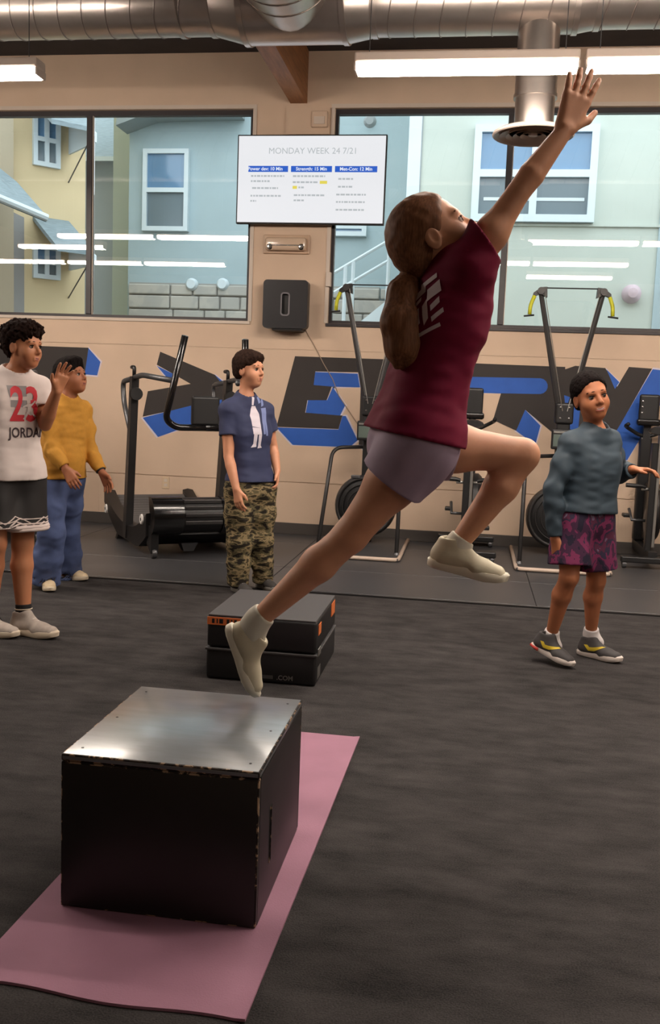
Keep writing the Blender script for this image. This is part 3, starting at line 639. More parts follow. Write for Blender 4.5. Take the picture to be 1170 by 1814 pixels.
def worn_black():
    m = bpy.data.materials.new('worn_black_paint'); m.use_nodes = True; nt = m.node_tree; b = nt.nodes['Principled BSDF']
    tc = nt.nodes.new('ShaderNodeTexCoord'); n = nt.nodes.new('ShaderNodeTexNoise'); n.inputs['Scale'].default_value = 26; n.inputs['Detail'].default_value = 8; n.inputs['Roughness'].default_value = 0.7
    nt.links.new(tc.outputs['Object'], n.inputs['Vector'])
    r = nt.nodes.new('ShaderNodeValToRGB'); e = r.color_ramp.elements
    e[0].position, e[0].color = 0.0, (*lin((20, 17, 16)), 1); e[1].position, e[1].color = 0.74, (*lin((26, 22, 21)), 1)
    q = e.new(0.765); q.color = (*lin((120, 100, 84)), 1)
    nt.links.new(n.outputs['Fac'], r.inputs['Fac']); nt.links.new(r.outputs['Color'], b.inputs['Base Color'])
    b.inputs['Roughness'].default_value = 0.42
    return m
M_BOX = worn_black()
M_BOXEDGE = ramp_mat('worn_plywood_edge', [(0.0, (30, 26, 24)), (0.5, (60, 50, 44)), (0.56, (150, 124, 100)), (0.72, (34, 30, 28))], 38, (1, 1, 1), 0.7, 5)
M_BOXTOP = mat('scuffed_top_window_sheen', (80, 86, 92), 0.36, var=0.25, scale=9, detail=8, spec=1.0, coat=1.0, stretch=(1, 4, 1))  # scuffed black paint, base lightened to bluish grey for the window reflection
M_BOXTOP.node_tree.nodes['Principled BSDF'].inputs['IOR'].default_value = 1.8
M_BOXTOP.node_tree.nodes['Principled BSDF'].inputs['Coat IOR'].default_value = 1.7
bx0, bx1, by0, by1, bz = -0.957, -0.456, 2.122, 2.690, 0.405
z0 = 0.0085; th = 0.018
pb = thing('wooden_jump_box', 'scuffed black wooden jump box in the foreground on the mauve mat', 'jump box', ((bx0+bx1)/2, (by0+by1)/2, z0))
def worn_panel(name, a, b, mm=None):
    m = MB(); bm = bmesh.new(); bmesh.ops.create_cube(bm, size=1)
    c = [(a[i]+b[i])/2 for i in range(3)]; d = [abs(a[i]-b[i]) for i in range(3)]
    for v in bm.verts: v.co = Vector((c[0]+v.co.x*d[0], c[1]+v.co.y*d[1], c[2]+v.co.z*d[2]))
    r = bmesh.ops.bevel(bm, geom=list(bm.edges), offset=0.0045, segments=2, affect='EDGES', profile=0.5)
    bm.verts.index_update(); bm.faces.ensure_lookup_table()
    vs = [tuple(v.co) for v in bm.verts]
    big = sorted(bm.faces, key=lambda f: -f.calc_area())[:6]; bigi = {f.index for f in big}
    for f in bm.faces:
        m.cur = 0 if f.index in bigi else 1
        m.f.append(tuple(v.index for v in f.verts)); m.mi.append(m.cur)
    m.v = vs; bm.free()
    return m.build(name, [mm or M_BOX, M_BOXEDGE], pb, smooth=40)
worn_panel('top_panel', (bx0, by0, bz-th), (bx1, by1, bz), M_BOXTOP)
worn_panel('front_panel', (bx0, by0, z0), (bx1, by0+th, bz-th-0.0005)); worn_panel('back_panel', (bx0, by1-th, z0), (bx1, by1, bz-th-0.0005))
worn_panel('side_panel', (bx0, by0+th+0.0005, z0), (bx0+th, by1-th-0.0005, bz-th-0.0005))
h0, h1 = atx(479, 1520, bx1), atx(479, 1432, bx1)
hy = (h0[1]+h1[1])/2; hz0, hz1 = h0[2], h1[2]
sp = MB().plate(by0+th+0.0005, by1-th-0.0005, z0, bz-th-0.0005, [(hy-0.007, hy+0.007, hz0, hz1)], lambda u, v, s: (bx1-th*s, u, v)).build('side_panel', M_BOX, pb)
MB().plate(hy-0.010, hy+0.010, hz0-0.004, hz1+0.004, [(hy-0.007, hy+0.007, hz0, hz1)], lambda u, v, s: (bx1+0.0012-0.002*s, u, v)).build('handle_slot_edge', M_BOXEDGE, sp)
for x in (bx0+0.035, bx1-0.035):
    for y in (by0+0.05, (by0+by1)/2, by1-0.05): MB().lathe([(0.0, 0.0008), (0.0032, 0.0008), (0.0036, 0.0)], (x, y, bz), (0, 0, 1), 10).build('screw', M_BLACK, pb)

M_FOAMB = mat('black_vinyl', (24, 23, 24), 0.5, spec=0.4); M_FOAMT = mat('grey_vinyl_top', (68, 66, 66), 0.5)
M_ORANGE = mat('orange_label', (205, 108, 52), 0.6)
sx0, sx1, sy0, sy1 = -1.150, -0.640, 4.10, 4.70
fb1 = thing('foam_jump_box', 'low black foam box, lower of the pair behind the wooden box', 'jump box', ((sx0+sx1)/2, (sy0+sy1)/2, 0), group='stacked foam jump boxes')
fb2 = thing('foam_jump_box', 'black foam box with grey top and orange label, stacked on the lower one', 'jump box', ((sx0+sx1)/2, (sy0+sy1)/2, 0.15), group='stacked foam jump boxes')
MB().bbox((sx0, sy0, 0.001), (sx1, sy1, 0.148), 0.014, 3).build('body', M_FOAMB, fb1, smooth=40)
MB().bbox((sx0+0.002, sy0-0.001, 0.151), (sx1-0.002, sy1, 0.296), 0.014, 3).build('body', M_FOAMB, fb2, smooth=40)
MB().bbox((sx0+0.006, sy0+0.004, 0.293), (sx1-0.006, sy1-0.004, 0.301), 0.004).build('top_cover', M_FOAMT, fb2)
M_STRAP = mat('dark_strap', (64, 62, 62), 0.55)
MB().bbox((sx0-0.004, sy0-0.006, 0.136), (sx1+0.004, sy1+0.004, 0.147), 0.003).build('strap', M_STRAP, fb1)
MB().bbox((sx1+0.002, sy0+0.02, 0.135), (sx1+0.008, sy0+0.09, 0.17), 0.003).build('strap_tab', M_ALU, fb1)
lb = MB().box((sx0+0.004, sy0-0.004, 0.255), (sx0+0.175, sy0-0.0005, 0.290)).build('label', M_ORANGE, fb2)
for k, dx in enumerate((0.026, 0.048, 0.060, 0.072, 0.095, 0.115, 0.130)): MB().box((sx0+dx, sy0-0.0048, 0.262), (sx0+dx+(0.006 if k % 2 else 0.012), sy0-0.0039, 0.283)).build('label_mark', M_BLACK, lb)
lb2 = MB().box((sx1-0.0022, sy0+0.05, 0.225), (sx1+0.001, sy0+0.12, 0.275)).build('label', M_ORANGE, fb2)
MB().box((sx1-0.0022, sy1-0.16, 0.225), (sx1+0.001, sy1-0.05, 0.288)).build('label', M_ORANGE, fb2)
MB().box((sx1-0.0002, sy0+0.05, 0.02), (sx1+0.0012, sy0+0.13, 0.075)).build('label', M_ALU, fb1)
vs, fs = text_mesh('.COM', 0.030, True)
MB().add([(sx0+0.37+p[0], sy0-0.0012, 0.030+p[1]) for p in vs], fs).build('lettering', M_ALU, fb1)
MB().box((sx0+0.235, sy0-0.0012, 0.022), (sx0+0.315, sy0-0.0002, 0.038)).build('print_band', M_STRAP, fb1)

# ================================================================== outside the windows
M_BLUEWALL = mat('blue_stucco', (166, 184, 190), 0.9, var=0.04, scale=2); M_GREENWALL = mat('pale_green_stucco', (190, 198, 190), 0.9, var=0.03, scale=2)
M_YELLOWWALL = mat('ochre_stucco', (214, 194, 156), 0.9, var=0.04, scale=2); M_GREYWALL = mat('grey_stucco', (156, 162, 164), 0.9, var=0.03, scale=2)
M_SHINGLE = mat('grey_shingle', (132, 146, 152), 0.9, var=0.15, scale=9, stretch=(1, 1, 6)); M_WTRIM = mat('outside_white_trim', (208, 220, 226), 0.7)
M_OGLASS = mat('outside_window_glass', (96, 132, 166), 0.1, spec=0.8); M_OBLIND = mat('outside_lower_pane', (104, 118, 126), 0.25, spec=0.6); M_STONE = ramp_mat('grey_stone', [(0.0, (158, 160, 158)), (0.5, (172, 170, 164)), (0.6, (184, 180, 172))], 3, bump=1)
M_CONC = mat('outside_ground', (128, 130, 130), 0.9, var=0.1, scale=3)
MB().box((-40, W+0.25, -0.3), (40, 60, -0.1)).build('ground_outside', M_CONC, struct=True)
def wpix(x0, y0, x1, y1, Y, P=None):
    P = P or (lambda x, y: at(x, y, Y)); a, b = P(x0, y0), P(x1, y1); return a, b
def out_window(parent, x0, y0, x1, y1, Y, cols, rows, fr=0.07):
    a, b = at(x0, y0, Y), at(x1, y1, Y); X0, X1, Z1, Z0 = a[0], b[0], a[2], b[2]
    wn = MB(); wn.plate(X0, X1, Z0, Z1, [(X0+fr+(X1-X0-fr)*i/cols, X0+(X1-X0-fr)*(i+1)/cols, Z0+fr+(Z1-Z0-fr)*j/rows, Z0+(Z1-Z0-fr)*(j+1)/rows) for i in range(cols) for j in range(rows)], lambda u, v, s: (u, Y-0.10+0.10*s, v))
    f = wn.build('window', M_WTRIM, parent)
    for i in range(cols):
        for j in range(rows):
            MB().box((X0+fr+(X1-X0-fr)*i/cols, Y-0.05, Z0+fr+(Z1-Z0-fr)*j/rows), (X0+(X1-X0-fr)*(i+1)/cols, Y-0.03, Z0+(Z1-Z0-fr)*(j+1)/rows)).build('pane', M_OGLASS if j == rows-1 else M_OBLIND, f)
    return f
# blue building
BY = 15.0
a, b = at(226, 560, BY), at(722, 200, BY)
BXL = a[0]
bb = thing('blue_building', 'blue grey building with a tall sash window outside the windows', 'building', ((a[0]+b[0])/2, BY, -0.1))
MB().box((a[0], BY, -0.1), (b[0]+0.05, BY+6, 9)).build('wall', M_BLUEWALL, bb)
out_window(bb, 257, 266, 335, 411, BY, 1, 2)
out_window(bb, 560, 398, 650, 420, BY, 1, 1)
e0, e1 = at(200, 218, BY-0.6), at(270, 190, BY-0.6)
MB().prism([at(205, 222, BY-0.5), at(262, 200, BY-0.5), at(420, 196, BY-0.5), at(420, 170, BY-0.5), at(215, 150, BY-0.5)], (0, 0.5, 0)).build('eave', mat('eave_grey', (150, 160, 162), 0.8), bb)
sa, sb = at(228, 497, BY-0.12), at(445, 497, BY-0.12); sw_ = MB().box((sa[0], BY-0.09, -0.1), (b[0]-0.3, BY, sa[2]-0.02)).build('stone_base', mat('stone_mortar', (156, 156, 152), 0.9), bb)
zz = sa[2]-0.03; rows = 0
while zz > 1.7 and rows < 8:
    hh = random.uniform(0.14, 0.24); x = sa[0]+0.01
    while x < sa[0]+4.7:
        ww = random.uniform(0.30, 0.75); q = random.uniform(0.0, 0.03)
        MB().bbox((x, BY-0.13-q, zz-hh), (x+ww-0.02, BY-0.08, zz-0.02), 0.015, 1).build('stone', M_STONE, sw_); x += ww
    zz -= hh; rows += 1
for px in (338, 393):
    p = at(px, 503, BY-0.2)
    MB().lathe([(0.0, 0.10), (0.07, 0.10), (0.10, 0.05), (0.10, 0.0)], (p[0], BY-0.1, p[2]), (0, -1, 0), 14).build('vent_cap', M_WTRIM, bb, smooth=40)
p = at(656, 215, BY)
MB().lathe([(0.0, 0.06), (0.06, 0.06), (0.10, 0.0)], (p[0], BY, p[2]), (0, -1, 0), 16).build('round_vent', M_GREYWALL, bb, smooth=40)
# outdoor stair in front of the blue building
st = thing('outdoor_stair', 'pale concrete outdoor stair with railing seen through the right window', 'stairs', at(590, 575, 13.4)*np.array((1, 1, 0)))
SY = 13.4
A, B = at(585, 590, SY), at(690, 505, SY)
n = 14
for i in range(n):
    f0, f1 = i/n, (i+1)/n; x0 = A[0]+(B[0]-A[0])*f0; x1 = A[0]+(B[0]-A[0])*f1; z = A[2]+(B[2]-A[2])*f1-0.3
    MB().box((x0, SY+0.25, z-0.05), (x1+0.05, SY+1.4, z)).build('step', M_CONC, st)
MB().prism([A+(0, 0.2, -0.15), B+(0, 0.2, -0.15), B+(0, 0.2, -0.5), A+(0, 0.2, -0.5)], (0, 0.06, 0)).build('stringer', M_WTRIM, st)
MB().prism([at(640, 600, SY-0.25), at(700, 565, SY-0.25), at(700, 590, SY-0.25), at(680, 600, SY-0.25)], (0, 0.06, 0)).build('stringer', M_GREYWALL, st)
R0, R1_ = at(588, 480, SY), at(690, 420, SY)
for d in (0.0, 0.28): MB().tube([R0+(0, 0.2, -d), R1_+(0, 0.2, -d)], 0.025, 6).build('rail', M_WTRIM, st)
for px in (608, 622, 685): 
    q = at(px, 500, SY); f = (q[0]-R0[0])/(R1_[0]-R0[0]); zt = R0[2]+(R1_[2]-R0[2])*f
    MB().tube([(q[0], SY+0.2, zt), (q[0], SY+0.2, zt-1.1)], 0.03, 6).build('rail_post', M_WTRIM, st)
# green building
GY = 12.6
a = at(722, 560, GY)
gb = thing('green_building', 'pale green building with a wide white double window outside the right window', 'building', (a[0]+4, GY, -0.1))
MB().box((a[0], GY, -0.1), (a[0]+14, GY+2.2, 9)).build('wall', M_GREENWALL, gb)
c0 = at(718, 400, GY)[0]; MB().box((c0, GY-0.03, -0.1), (c0+0.16, GY-0.001, 9)).build('corner_board', M_WTRIM, gb)
c0 = at(738, 400, GY)[0]; MB().box((c0, GY-0.02, -0.1), (c0+0.03, GY-0.001, 9)).build('corner_joint', M_GREYWALL, gb)
zj = at(1000, 397, GY)[2]; MB().box((a[0]+0.3, GY-0.03, zj-0.03), (a[0]+14, GY-0.001, zj+0.0)).build('belt_course', M_GREENWALL, gb)
gw = out_window(gb, 843, 224, 1051, 396, GY, 2, 2, 0.09)
q0, q1 = at(843, 352, GY-0.06), at(1051, 347, GY-0.06)
MB().box((q0[0]+0.1, GY-0.058, q0[2]-0.02), (q1[0]-0.1, GY-0.052, q0[2]+0.02)).build('blind_edge', M_WTRIM, gw)
c1 = at(1162, 480, GY)[0]; MB().box((c1, GY-0.02, -0.1), (c1+1.5, GY-0.001, 9)).build('blue_bay', M_BLUEWALL, gb)
p = at(1119, 521, GY)
MB().lathe([(0.0, 0.16), (0.06, 0.15), (0.11, 0.09), (0.12, 0.0)], (p[0], GY, p[2]), (0, -1, 0), 20).build('wall_lamp', mat('pinkish_lamp', (196, 176, 184), 0.5), gb, smooth=40)
# ochre building, facade running away to the right
P0 = at(-60, 500, 12.0); fd = np.array((0.70, 0.714, 0.0)); fn = np.array((0.714, -0.70, 0.0)); up = np.array((0, 0, 1.0))
yb = thing('ochre_building', 'ochre yellow building with awnings over its windows at the far left', 'building', (P0[0], P0[1], -0.1))
PF2 = lambda x, y, o=0.0: atplane(x, y, P0+fn*o, fn)
E1 = PF2(151, 400); g = lambda p, z: np.array((p[0], p[1], z))
s0 = P0-fd*3
MB().hexa([g(s0, -0.1), g(E1, -0.1), g(E1-fn*4, -0.1), g(s0-fn*4, -0.1), g(s0, 9.5), g(E1, 9.5), g(E1-fn*4, 9.5), g(s0-fn*4, 9.5)]).build('wall', M_YELLOWWALL, yb)
q = PF2(13, 300); MB().hexa([g(s0, -0.1), g(q, -0.1), g(q+fn*0.25, -0.1), g(s0+fn*0.25, -0.1), g(s0, 9.5), g(q, 9.5), g(q+fn*0.25, 9.5), g(s0+fn*0.25, 9.5)]).build('pier', mat('tan_stucco', (168, 156, 134), 0.9), yb)
def fac_window(x0, x1, yt, yb_):
    a, b = PF2(x0, (yt+yb_)/2), PF2(x1, (yt+yb_)/2); zt, z0_ = PF2(x0, yt)[2], PF2(x0, yb_)[2]; Lw = np.linalg.norm((b-a)[:2]); fr = 0.06
    P = lambda u, v, s: g(a+fd*u+fn*(0.06-0.06*s), v)
    zm = (zt+z0_)/2
    f = MB().plate(0, Lw, z0_, zt, [(fr, Lw/2-fr/2, z0_+fr, zm-fr/2), (Lw/2+fr/2, Lw-fr, z0_+fr, zm-fr/2), (fr, Lw/2-fr/2, zm+fr/2, zt-fr), (Lw/2+fr/2, Lw-fr, zm+fr/2, zt-fr)], P).build('window', M_WTRIM, yb)
    for u0, u1 in ((fr, Lw/2-fr/2), (Lw/2+fr/2, Lw-fr)):
        for v0, v1, mm in ((z0_+fr, zm-fr/2, M_OBLIND), (zm+fr/2, zt-fr, M_OGLASS)):
            MB().hexa([P(u0, v0, 0.6), P(u1, v0, 0.6), P(u1, v0, 0.9), P(u0, v0, 0.9), P(u0, v1, 0.6), P(u1, v1, 0.6), P(u1, v1, 0.9), P(u0, v1, 0.9)]).build('pane', mm, f)
fac_window(57, 105, 196, 292); fac_window(57, 105, 432, 492)
def awning(xa, xb, ytop, drop, out):
    a, b = PF2(xa, ytop), PF2(xb, ytop); z = a[2]
    o = [g(a, z), g(b, z), g(b+fn*out, z-drop), g(a+fn*out, z-drop)]
    aw = MB().prism(o, (0, 0, 0.06)).build('awning', M_SHINGLE, yb)
    for p in (b,): MB().tube([g(p+fn*out*0.95, z-drop), g(p, z-drop-0.5)], 0.010, 6).build('brace_rod', M_STEEL, aw)
    MB().prism([g(b, z), g(b+fn*out, z-drop), g(b+fn*out, z-drop-0.12), g(b, z-drop-0.12)], fd*0.03).build('awning_side', M_WTRIM, aw)
awning(48, 122, 168, 0.55, 0.9); awning(58, 122, 390, 0.5, 0.9)
# shed roof in front at the far left
ra = [at(-40, 262, 12.3), at(2, 290, 12.3), at(84, 382, 12.3), at(-40, 335, 11.2)]
pr = thing('shed_roof', 'grey shingled shed roof with pale gutter outside the left window', 'roof', (ra[2][0]-1, 12.0, -0.1))
rr = MB().prism([at(-60, 250, 11.4), at(30, 322, 11.9), at(82, 382, 11.3), at(-60, 322, 10.6)], (0, 0, -0.08)).build('roof_slope', M_SHINGLE, pr)
MB().tube([at(-60, 326, 10.58), at(84, 386, 11.28)], 0.045, 8).build('gutter', M_WTRIM, pr)
MB().hexa([g(at(-60, 326, 11.75), -0.1), g(at(60, 385, 12.7), -0.1), g(at(60, 385, 12.9), -0.1), g(at(-60, 326, 12.6), -0.1), at(-60, 345, 11.75), at(60, 392, 12.7), at(60, 385, 12.9), at(-60, 335, 12.6)]).build('shed_wall', mat('shed_grey', (150, 148, 146), 0.9), pr)
# grey house between
HY = 17.0
gh = thing('grey_house', 'narrow grey house with a shingled roof between the ochre and blue buildings', 'building', at(190, 500, HY)*np.array((1, 1, 0)))
h0, h1 = at(120, 285, HY), at(203, 285, HY)
MB().box((h0[0], HY, -0.1), (h1[0], HY+3, h0[2])).build('wall', M_GREYWALL, gh)
MB().hexa([at(118, 285, HY-0.35), at(206, 285, HY-0.35), at(206, 285, HY-0.2), at(118, 285, HY-0.2), at(118, 277, HY-0.35), at(206, 277, HY-0.35), at(206, 277, HY-0.2), at(118, 277, HY-0.2)]).build('fascia', M_WTRIM, gh)
MB().prism([at(118, 277, HY-0.3), at(206, 277, HY-0.3), at(206, 150, HY+3.2), at(118, 150, HY+3.2)], (0, 0, -0.08)).build('roof_slope', M_SHINGLE, gh)
h0, h1 = at(201, 285, HY-1), at(232, 285, HY-1)
MB().box((h0[0], HY-1.0, -0.1), (BXL-0.02, HY+4, 9)).build('side_wing', mat('pale_wing', (186, 192, 178), 0.9), gh)
MB().box((-16, 30, -0.1), (12, 31, 7.5)).build('far_house_row', M_GREYWALL, struct=True)
# ================================================================== people
def nz(v): v = np.array(v, float); return v/np.linalg.norm(v)
def hnoise(x, y, z, s):
    return (np.sin(x*s+1.3*np.sin(y*s*0.7+2.1))*np.sin(y*s*1.13+0.5+1.1*np.sin(z*s*0.8))*np.cos(z*s*0.93+0.7*np.sin(x*s*0.9+1.0)))
class SDF:
    """signed-distance shape, meshed by surface nets: smooth unions of tapered capsules and ellipsoids"""
    def __init__(s): s.ops = []
    def cone(s, a, b, ra, rb, k=0.02): s.ops.append(('c', np.array(a, float), np.array(b, float), ra, rb, k)); return s
    def chain(s, pts, rs, k=0.02):
        for i in range(len(pts)-1): s.cone(pts[i], pts[i+1], rs[i], rs[i+1], k)
        return s
    def ell(s, c, R, B=None, k=0.02): s.ops.append(('e', np.array(c, float), np.array(R, float), np.eye(3) if B is None else np.array(B), k)); return s
    def sub(s, c, R, B=None, k=0.006): s.ops.append(('se', np.array(c, float), np.array(R, float), np.eye(3) if B is None else np.array(B), k)); return s
    def subcone(s, a, b, ra, rb, k=0.006): s.ops.append(('sc', np.array(a, float), np.array(b, float), ra, rb, k)); return s
    def cut(s, p, n, k=0.004): s.ops.append(('p', np.array(p, float), nz(n), k)); return s
    def group(s, g, k=0.02): s.ops.append(('g', g, k)); return s
    def noise(s, amp, freq, freqs=(1, 1, 1)): s.ops.append(('n', amp, freq, freqs)); return s
    def bounds(s):
        lo, hi = np.full(3, 1e9), np.full(3, -1e9)
        for o in s.ops:
            if o[0] == 'c':
                r = max(o[3], o[4]); lo = np.minimum(lo, np.minimum(o[1], o[2])-r); hi = np.maximum(hi, np.maximum(o[1], o[2])+r)
            elif o[0] == 'e': r = max(o[2]); lo = np.minimum(lo, o[1]-r); hi = np.maximum(hi, o[1]+r)
            elif o[0] == 'g': l, h = o[1].bounds(); lo = np.minimum(lo, l); hi = np.maximum(hi, h)
        return lo, hi
    def eval(s, ax):
        X, Y, Z = ax; D = np.full((len(X), len(Y), len(Z)), 0.2, np.float32)
        def win(lo, hi, pad):
            sl = []
            for a, l, h in zip(ax, lo, hi):
                i0 = np.searchsorted(a, l-pad); i1 = np.searchsorted(a, h+pad)
                if i1 <= i0: return None
                sl.append(slice(i0, i1))
            return tuple(sl)
        def pts(w): return X[w[0]][:, None, None].astype(np.float32), Y[w[1]][None, :, None].astype(np.float32), Z[w[2]][None, None, :].astype(np.float32)
        def cone_d(o, w):
            x, y, z = pts(w); a, b, ra, rb = o[1:5]; ab = b-a; l2 = float(ab@ab)+1e-12
            px, py, pz = x-a[0], y-a[1], z-a[2]
            t = np.clip((px*ab[0]+py*ab[1]+pz*ab[2])/l2, 0, 1)
            return np.sqrt((px-t*ab[0])**2+(py-t*ab[1])**2+(pz-t*ab[2])**2)-(ra+(rb-ra)*t)
        def ell_d(o, w):
            x, y, z = pts(w); c, R, B = o[1:4]; px, py, pz = x-c[0], y-c[1], z-c[2]
            q = [(px*B[i][0]+py*B[i][1]+pz*B[i][2]) for i in range(3)]
            k0 = np.sqrt((q[0]/R[0])**2+(q[1]/R[1])**2+(q[2]/R[2])**2); k1 = np.sqrt((q[0]/R[0]**2)**2+(q[1]/R[1]**2)**2+(q[2]/R[2]**2)**2)
            return k0*(k0-1.0)/(k1+1e-6)
        def smin(a, b, k):
            h = np.maximum(k-np.abs(a-b), 0)/k; return np.minimum(a, b)-h*h*k*0.25
        for o in s.ops:
            if o[0] in ('c', 'sc'):
                r = max(o[3], o[4]); w = win(np.minimum(o[1], o[2])-r, np.maximum(o[1], o[2])+r, o[5]+0.025)
                if w is None: continue
                d = cone_d(o, w); D[w] = smin(D[w], d, o[5]) if o[0] == 'c' else -smin(-D[w], d, o[5])
            elif o[0] in ('e', 'se'):
                r = max(o[2]); w = win(o[1]-r, o[1]+r, o[4]+0.025)
                if w is None: continue
                d = ell_d(o, w); D[w] = smin(D[w], d, o[4]) if o[0] == 'e' else -smin(-D[w], d, o[4])
            elif o[0] == 'p':
                d = ((X-o[1][0])*o[2][0])[:, None, None]+((Y-o[1][1])*o[2][1])[None, :, None]+((Z-o[1][2])*o[2][2])[None, None, :]
                D = (-smin(-D, -d.astype(np.float32), o[3])).astype(np.float32)
            elif o[0] == 'g':
                l, h = o[1].bounds(); w = win(l, h, o[2]+0.03)
                if w is None: continue
                D[w] = smin(D[w], o[1].eval((X[w[0]], Y[w[1]], Z[w[2]])), o[2])
            elif o[0] == 'n':
                x, y, z = pts((slice(None),)*3); f = o[3]
                D = D+o[1]*hnoise(x*f[0], y*f[1], z*f[2], o[2]).astype(np.float32)
        return D
    def mesh(s, h, lo=None, hi=None):
        l, u = s.bounds(); l = l-3*h if lo is None else np.array(lo); u = u+3*h if hi is None else np.array(hi)
        ax = [np.arange(l[i], u[i]+h, h) for i in range(3)]
        return nets(s.eval(ax), [a[0] for a in ax], h)
def nets(D, org, h):
    S = D < 0; n0, n1, n2 = D.shape
    cnt = np.zeros((n0-1, n1-1, n2-1), np.int8)
    corners = [(i, j, k) for i in (0, 1) for j in (0, 1) for k in (0, 1)]
    for i, j, k in corners: cnt += S[i:n0-1+i, j:n1-1+j, k:n2-1+k]
    I, J, K = np.nonzero((cnt > 0) & (cnt < 8))
    val = {c: D[I+c[0], J+c[1], K+c[2]] for c in corners}
    acc = np.zeros((len(I), 3)); num = np.zeros(len(I))
    for c in corners:
        for a in range(3):
            if c[a]: continue
            d = list(c); d[a] = 1; v0, v1 = val[c], val[tuple(d)]
            m = (v0 < 0) != (v1 < 0); t = np.where(m, v0/(v0-v1+1e-12), 0)
            p = np.zeros((len(I), 3)); p[:] = c; p[:, a] += t
            acc[m] += p[m]; num[m] += 1
    V = (np.stack([I, J, K], 1)+acc/num[:, None])*h+np.array(org)
    idx = np.full(cnt.shape, -1, np.int64); idx[I, J, K] = np.arange(len(I))
    F = []
    for a in range(3):
        sl0 = [slice(None)]*3; sl1 = [slice(None)]*3; sl0[a] = slice(0, -1); sl1[a] = slice(1, None)
        ch = S[tuple(sl0)] != S[tuple(sl1)]; P = np.stack(np.nonzero(ch), 1)
        b, c = (a+1) % 3, (a+2) % 3
        P = P[(P[:, b] > 0) & (P[:, c] > 0) & (P[:, b] < D.shape[b]-1) & (P[:, c] < D.shape[c]-1)]
        q = []
        for db, dc in ((-1, -1), (0, -1), (0, 0), (-1, 0)):
            R = P.copy(); R[:, b] += db; R[:, c] += dc; q.append(idx[R[:, 0], R[:, 1], R[:, 2]])
        Q = np.stack(q, 1); inside = S[P[:, 0], P[:, 1], P[:, 2]]
        Q[~inside] = Q[~inside][:, ::-1]; F.append(Q)
    F = np.concatenate(F); F = F[(F >= 0).all(1)]
    return V, F
def np_obj(name, V, F, mats, parent, mi=None):
    me = bpy.data.meshes.new(name); V = V-ORG[parent.name][0]
    me.vertices.add(len(V)); me.vertices.foreach_set('co', V.astype(np.float32).ravel())
    me.loops.add(F.size); me.loops.foreach_set('vertex_index', F.astype(np.int32).ravel())
    me.polygons.add(len(F)); me.polygons.foreach_set('loop_start', np.arange(0, F.size, 4, dtype=np.int32)); me.polygons.foreach_set('loop_total', np.full(len(F), 4, np.int32))
    for m in (mats if isinstance(mats, (list, tuple)) else [mats]): me.materials.append(m)
    if mi is not None: me.polygons.foreach_set('material_index', mi.astype(np.int32))
    me.update(calc_edges=True); me.validate()
    me.polygons.foreach_set('use_smooth', np.ones(len(me.polygons), bool))
    o = bpy.data.objects.new(name, me); link(o, parent); ORG[o.name] = ORG[parent.name]
    return o
def sdf_obj(sd, name, m, parent, h=0.007):
    V, F = sd.mesh(h); return np_obj(name, V, F, m, parent)
def multi_mesh(sd, h, fine):   # coarse mesh plus finer boxes (hands, head) of the same surface, one mesh
    V, F = sd.mesh(h); Vs, Fs, n = [], [], 0
    cen = V[F].mean(1); keep = np.ones(len(F), bool)
    for lo, hi, hf in fine:
        keep &= ~((cen > lo+0.6*h) & (cen < hi-0.6*h)).all(1)
    Vs.append(V); Fs.append(F[keep]); n = len(V)
    for lo, hi, hf in fine:
        v, f = sd.mesh(hf, lo, hi); Vs.append(v); Fs.append(f+n); n += len(v)
    return np.concatenate(Vs), np.concatenate(Fs)

def bvh_of(o):
    me = o.data; off = ORG[o.name][0]
    return BVHTree.FromPolygons([Vector(v.co)+Vector(off) for v in me.vertices], [tuple(p.vertices) for p in me.polygons])
def decal(target, polys, c, u, v, name, m, parent, lift=0.0025, maxe=0.012):
    """flat print laid on a garment: polygons in (u,v) metres about c, dropped on to the cloth along -u x v"""
    tree = bvh_of(target); u, v = nz(u), nz(v); n = np.cross(u, v); bm = bmesh.new()
    for P in polys:
        if isinstance(P, tuple):
            vs, fs = P; bv = [bm.verts.new((p[0], p[1], 0)) for p in vs]
            for f in fs:
                try: bm.faces.new([bv[i] for i in f])
                except ValueError: pass
        else: bm.faces.new([bm.verts.new((p[0], p[1], 0)) for p in P])
    bmesh.ops.triangulate(bm, faces=bm.faces)
    for _ in range(5):
        es = [e for e in bm.edges if e.calc_length() > maxe]
        if not es: break
        bmesh.ops.subdivide_edges(bm, edges=es, cuts=1); bmesh.ops.triangulate(bm, faces=bm.faces)
    bad = []
    for q in bm.verts:
        o = np.array(c)+u*q.co.x+v*q.co.y+n*0.25
        hit = tree.ray_cast(Vector(o), Vector(-n))
        if hit[0] is None: bad.append(q); continue
        q.co = hit[0]+hit[1]*lift*(1 if hit[1].dot(Vector(n)) > 0 else -1)
    bmesh.ops.delete(bm, geom=bad, context='VERTS')
    mb = MB(); bm.verts.index_update(); mb.v = [tuple(q.co) for q in bm.verts]; mb.f = [tuple(x.index for x in f.verts) for f in bm.faces]; mb.mi = [0]*len(mb.f); bm.free()
    return mb.build(name, m, parent, smooth=0)

def skin(name, rgb, rgb2=None):
    m = mat(name, rgb, 0.5, var=0.07, scale=14, spec=0.35); b = m.node_tree.nodes['Principled BSDF']
    b.inputs['Subsurface Weight'].default_value = 0.08; b.inputs['Subsurface Radius'].default_value = (0.02, 0.008, 0.004); b.inputs['Subsurface Scale'].default_value = 0.3
    return m
M_EYE = mat('eye_white', (176, 160, 150), 0.4); M_IRIS = mat('iris_dark', (34, 22, 16), 0.2)
M_MOUTH = mat('mouth_dark', (84, 34, 32), 0.5)

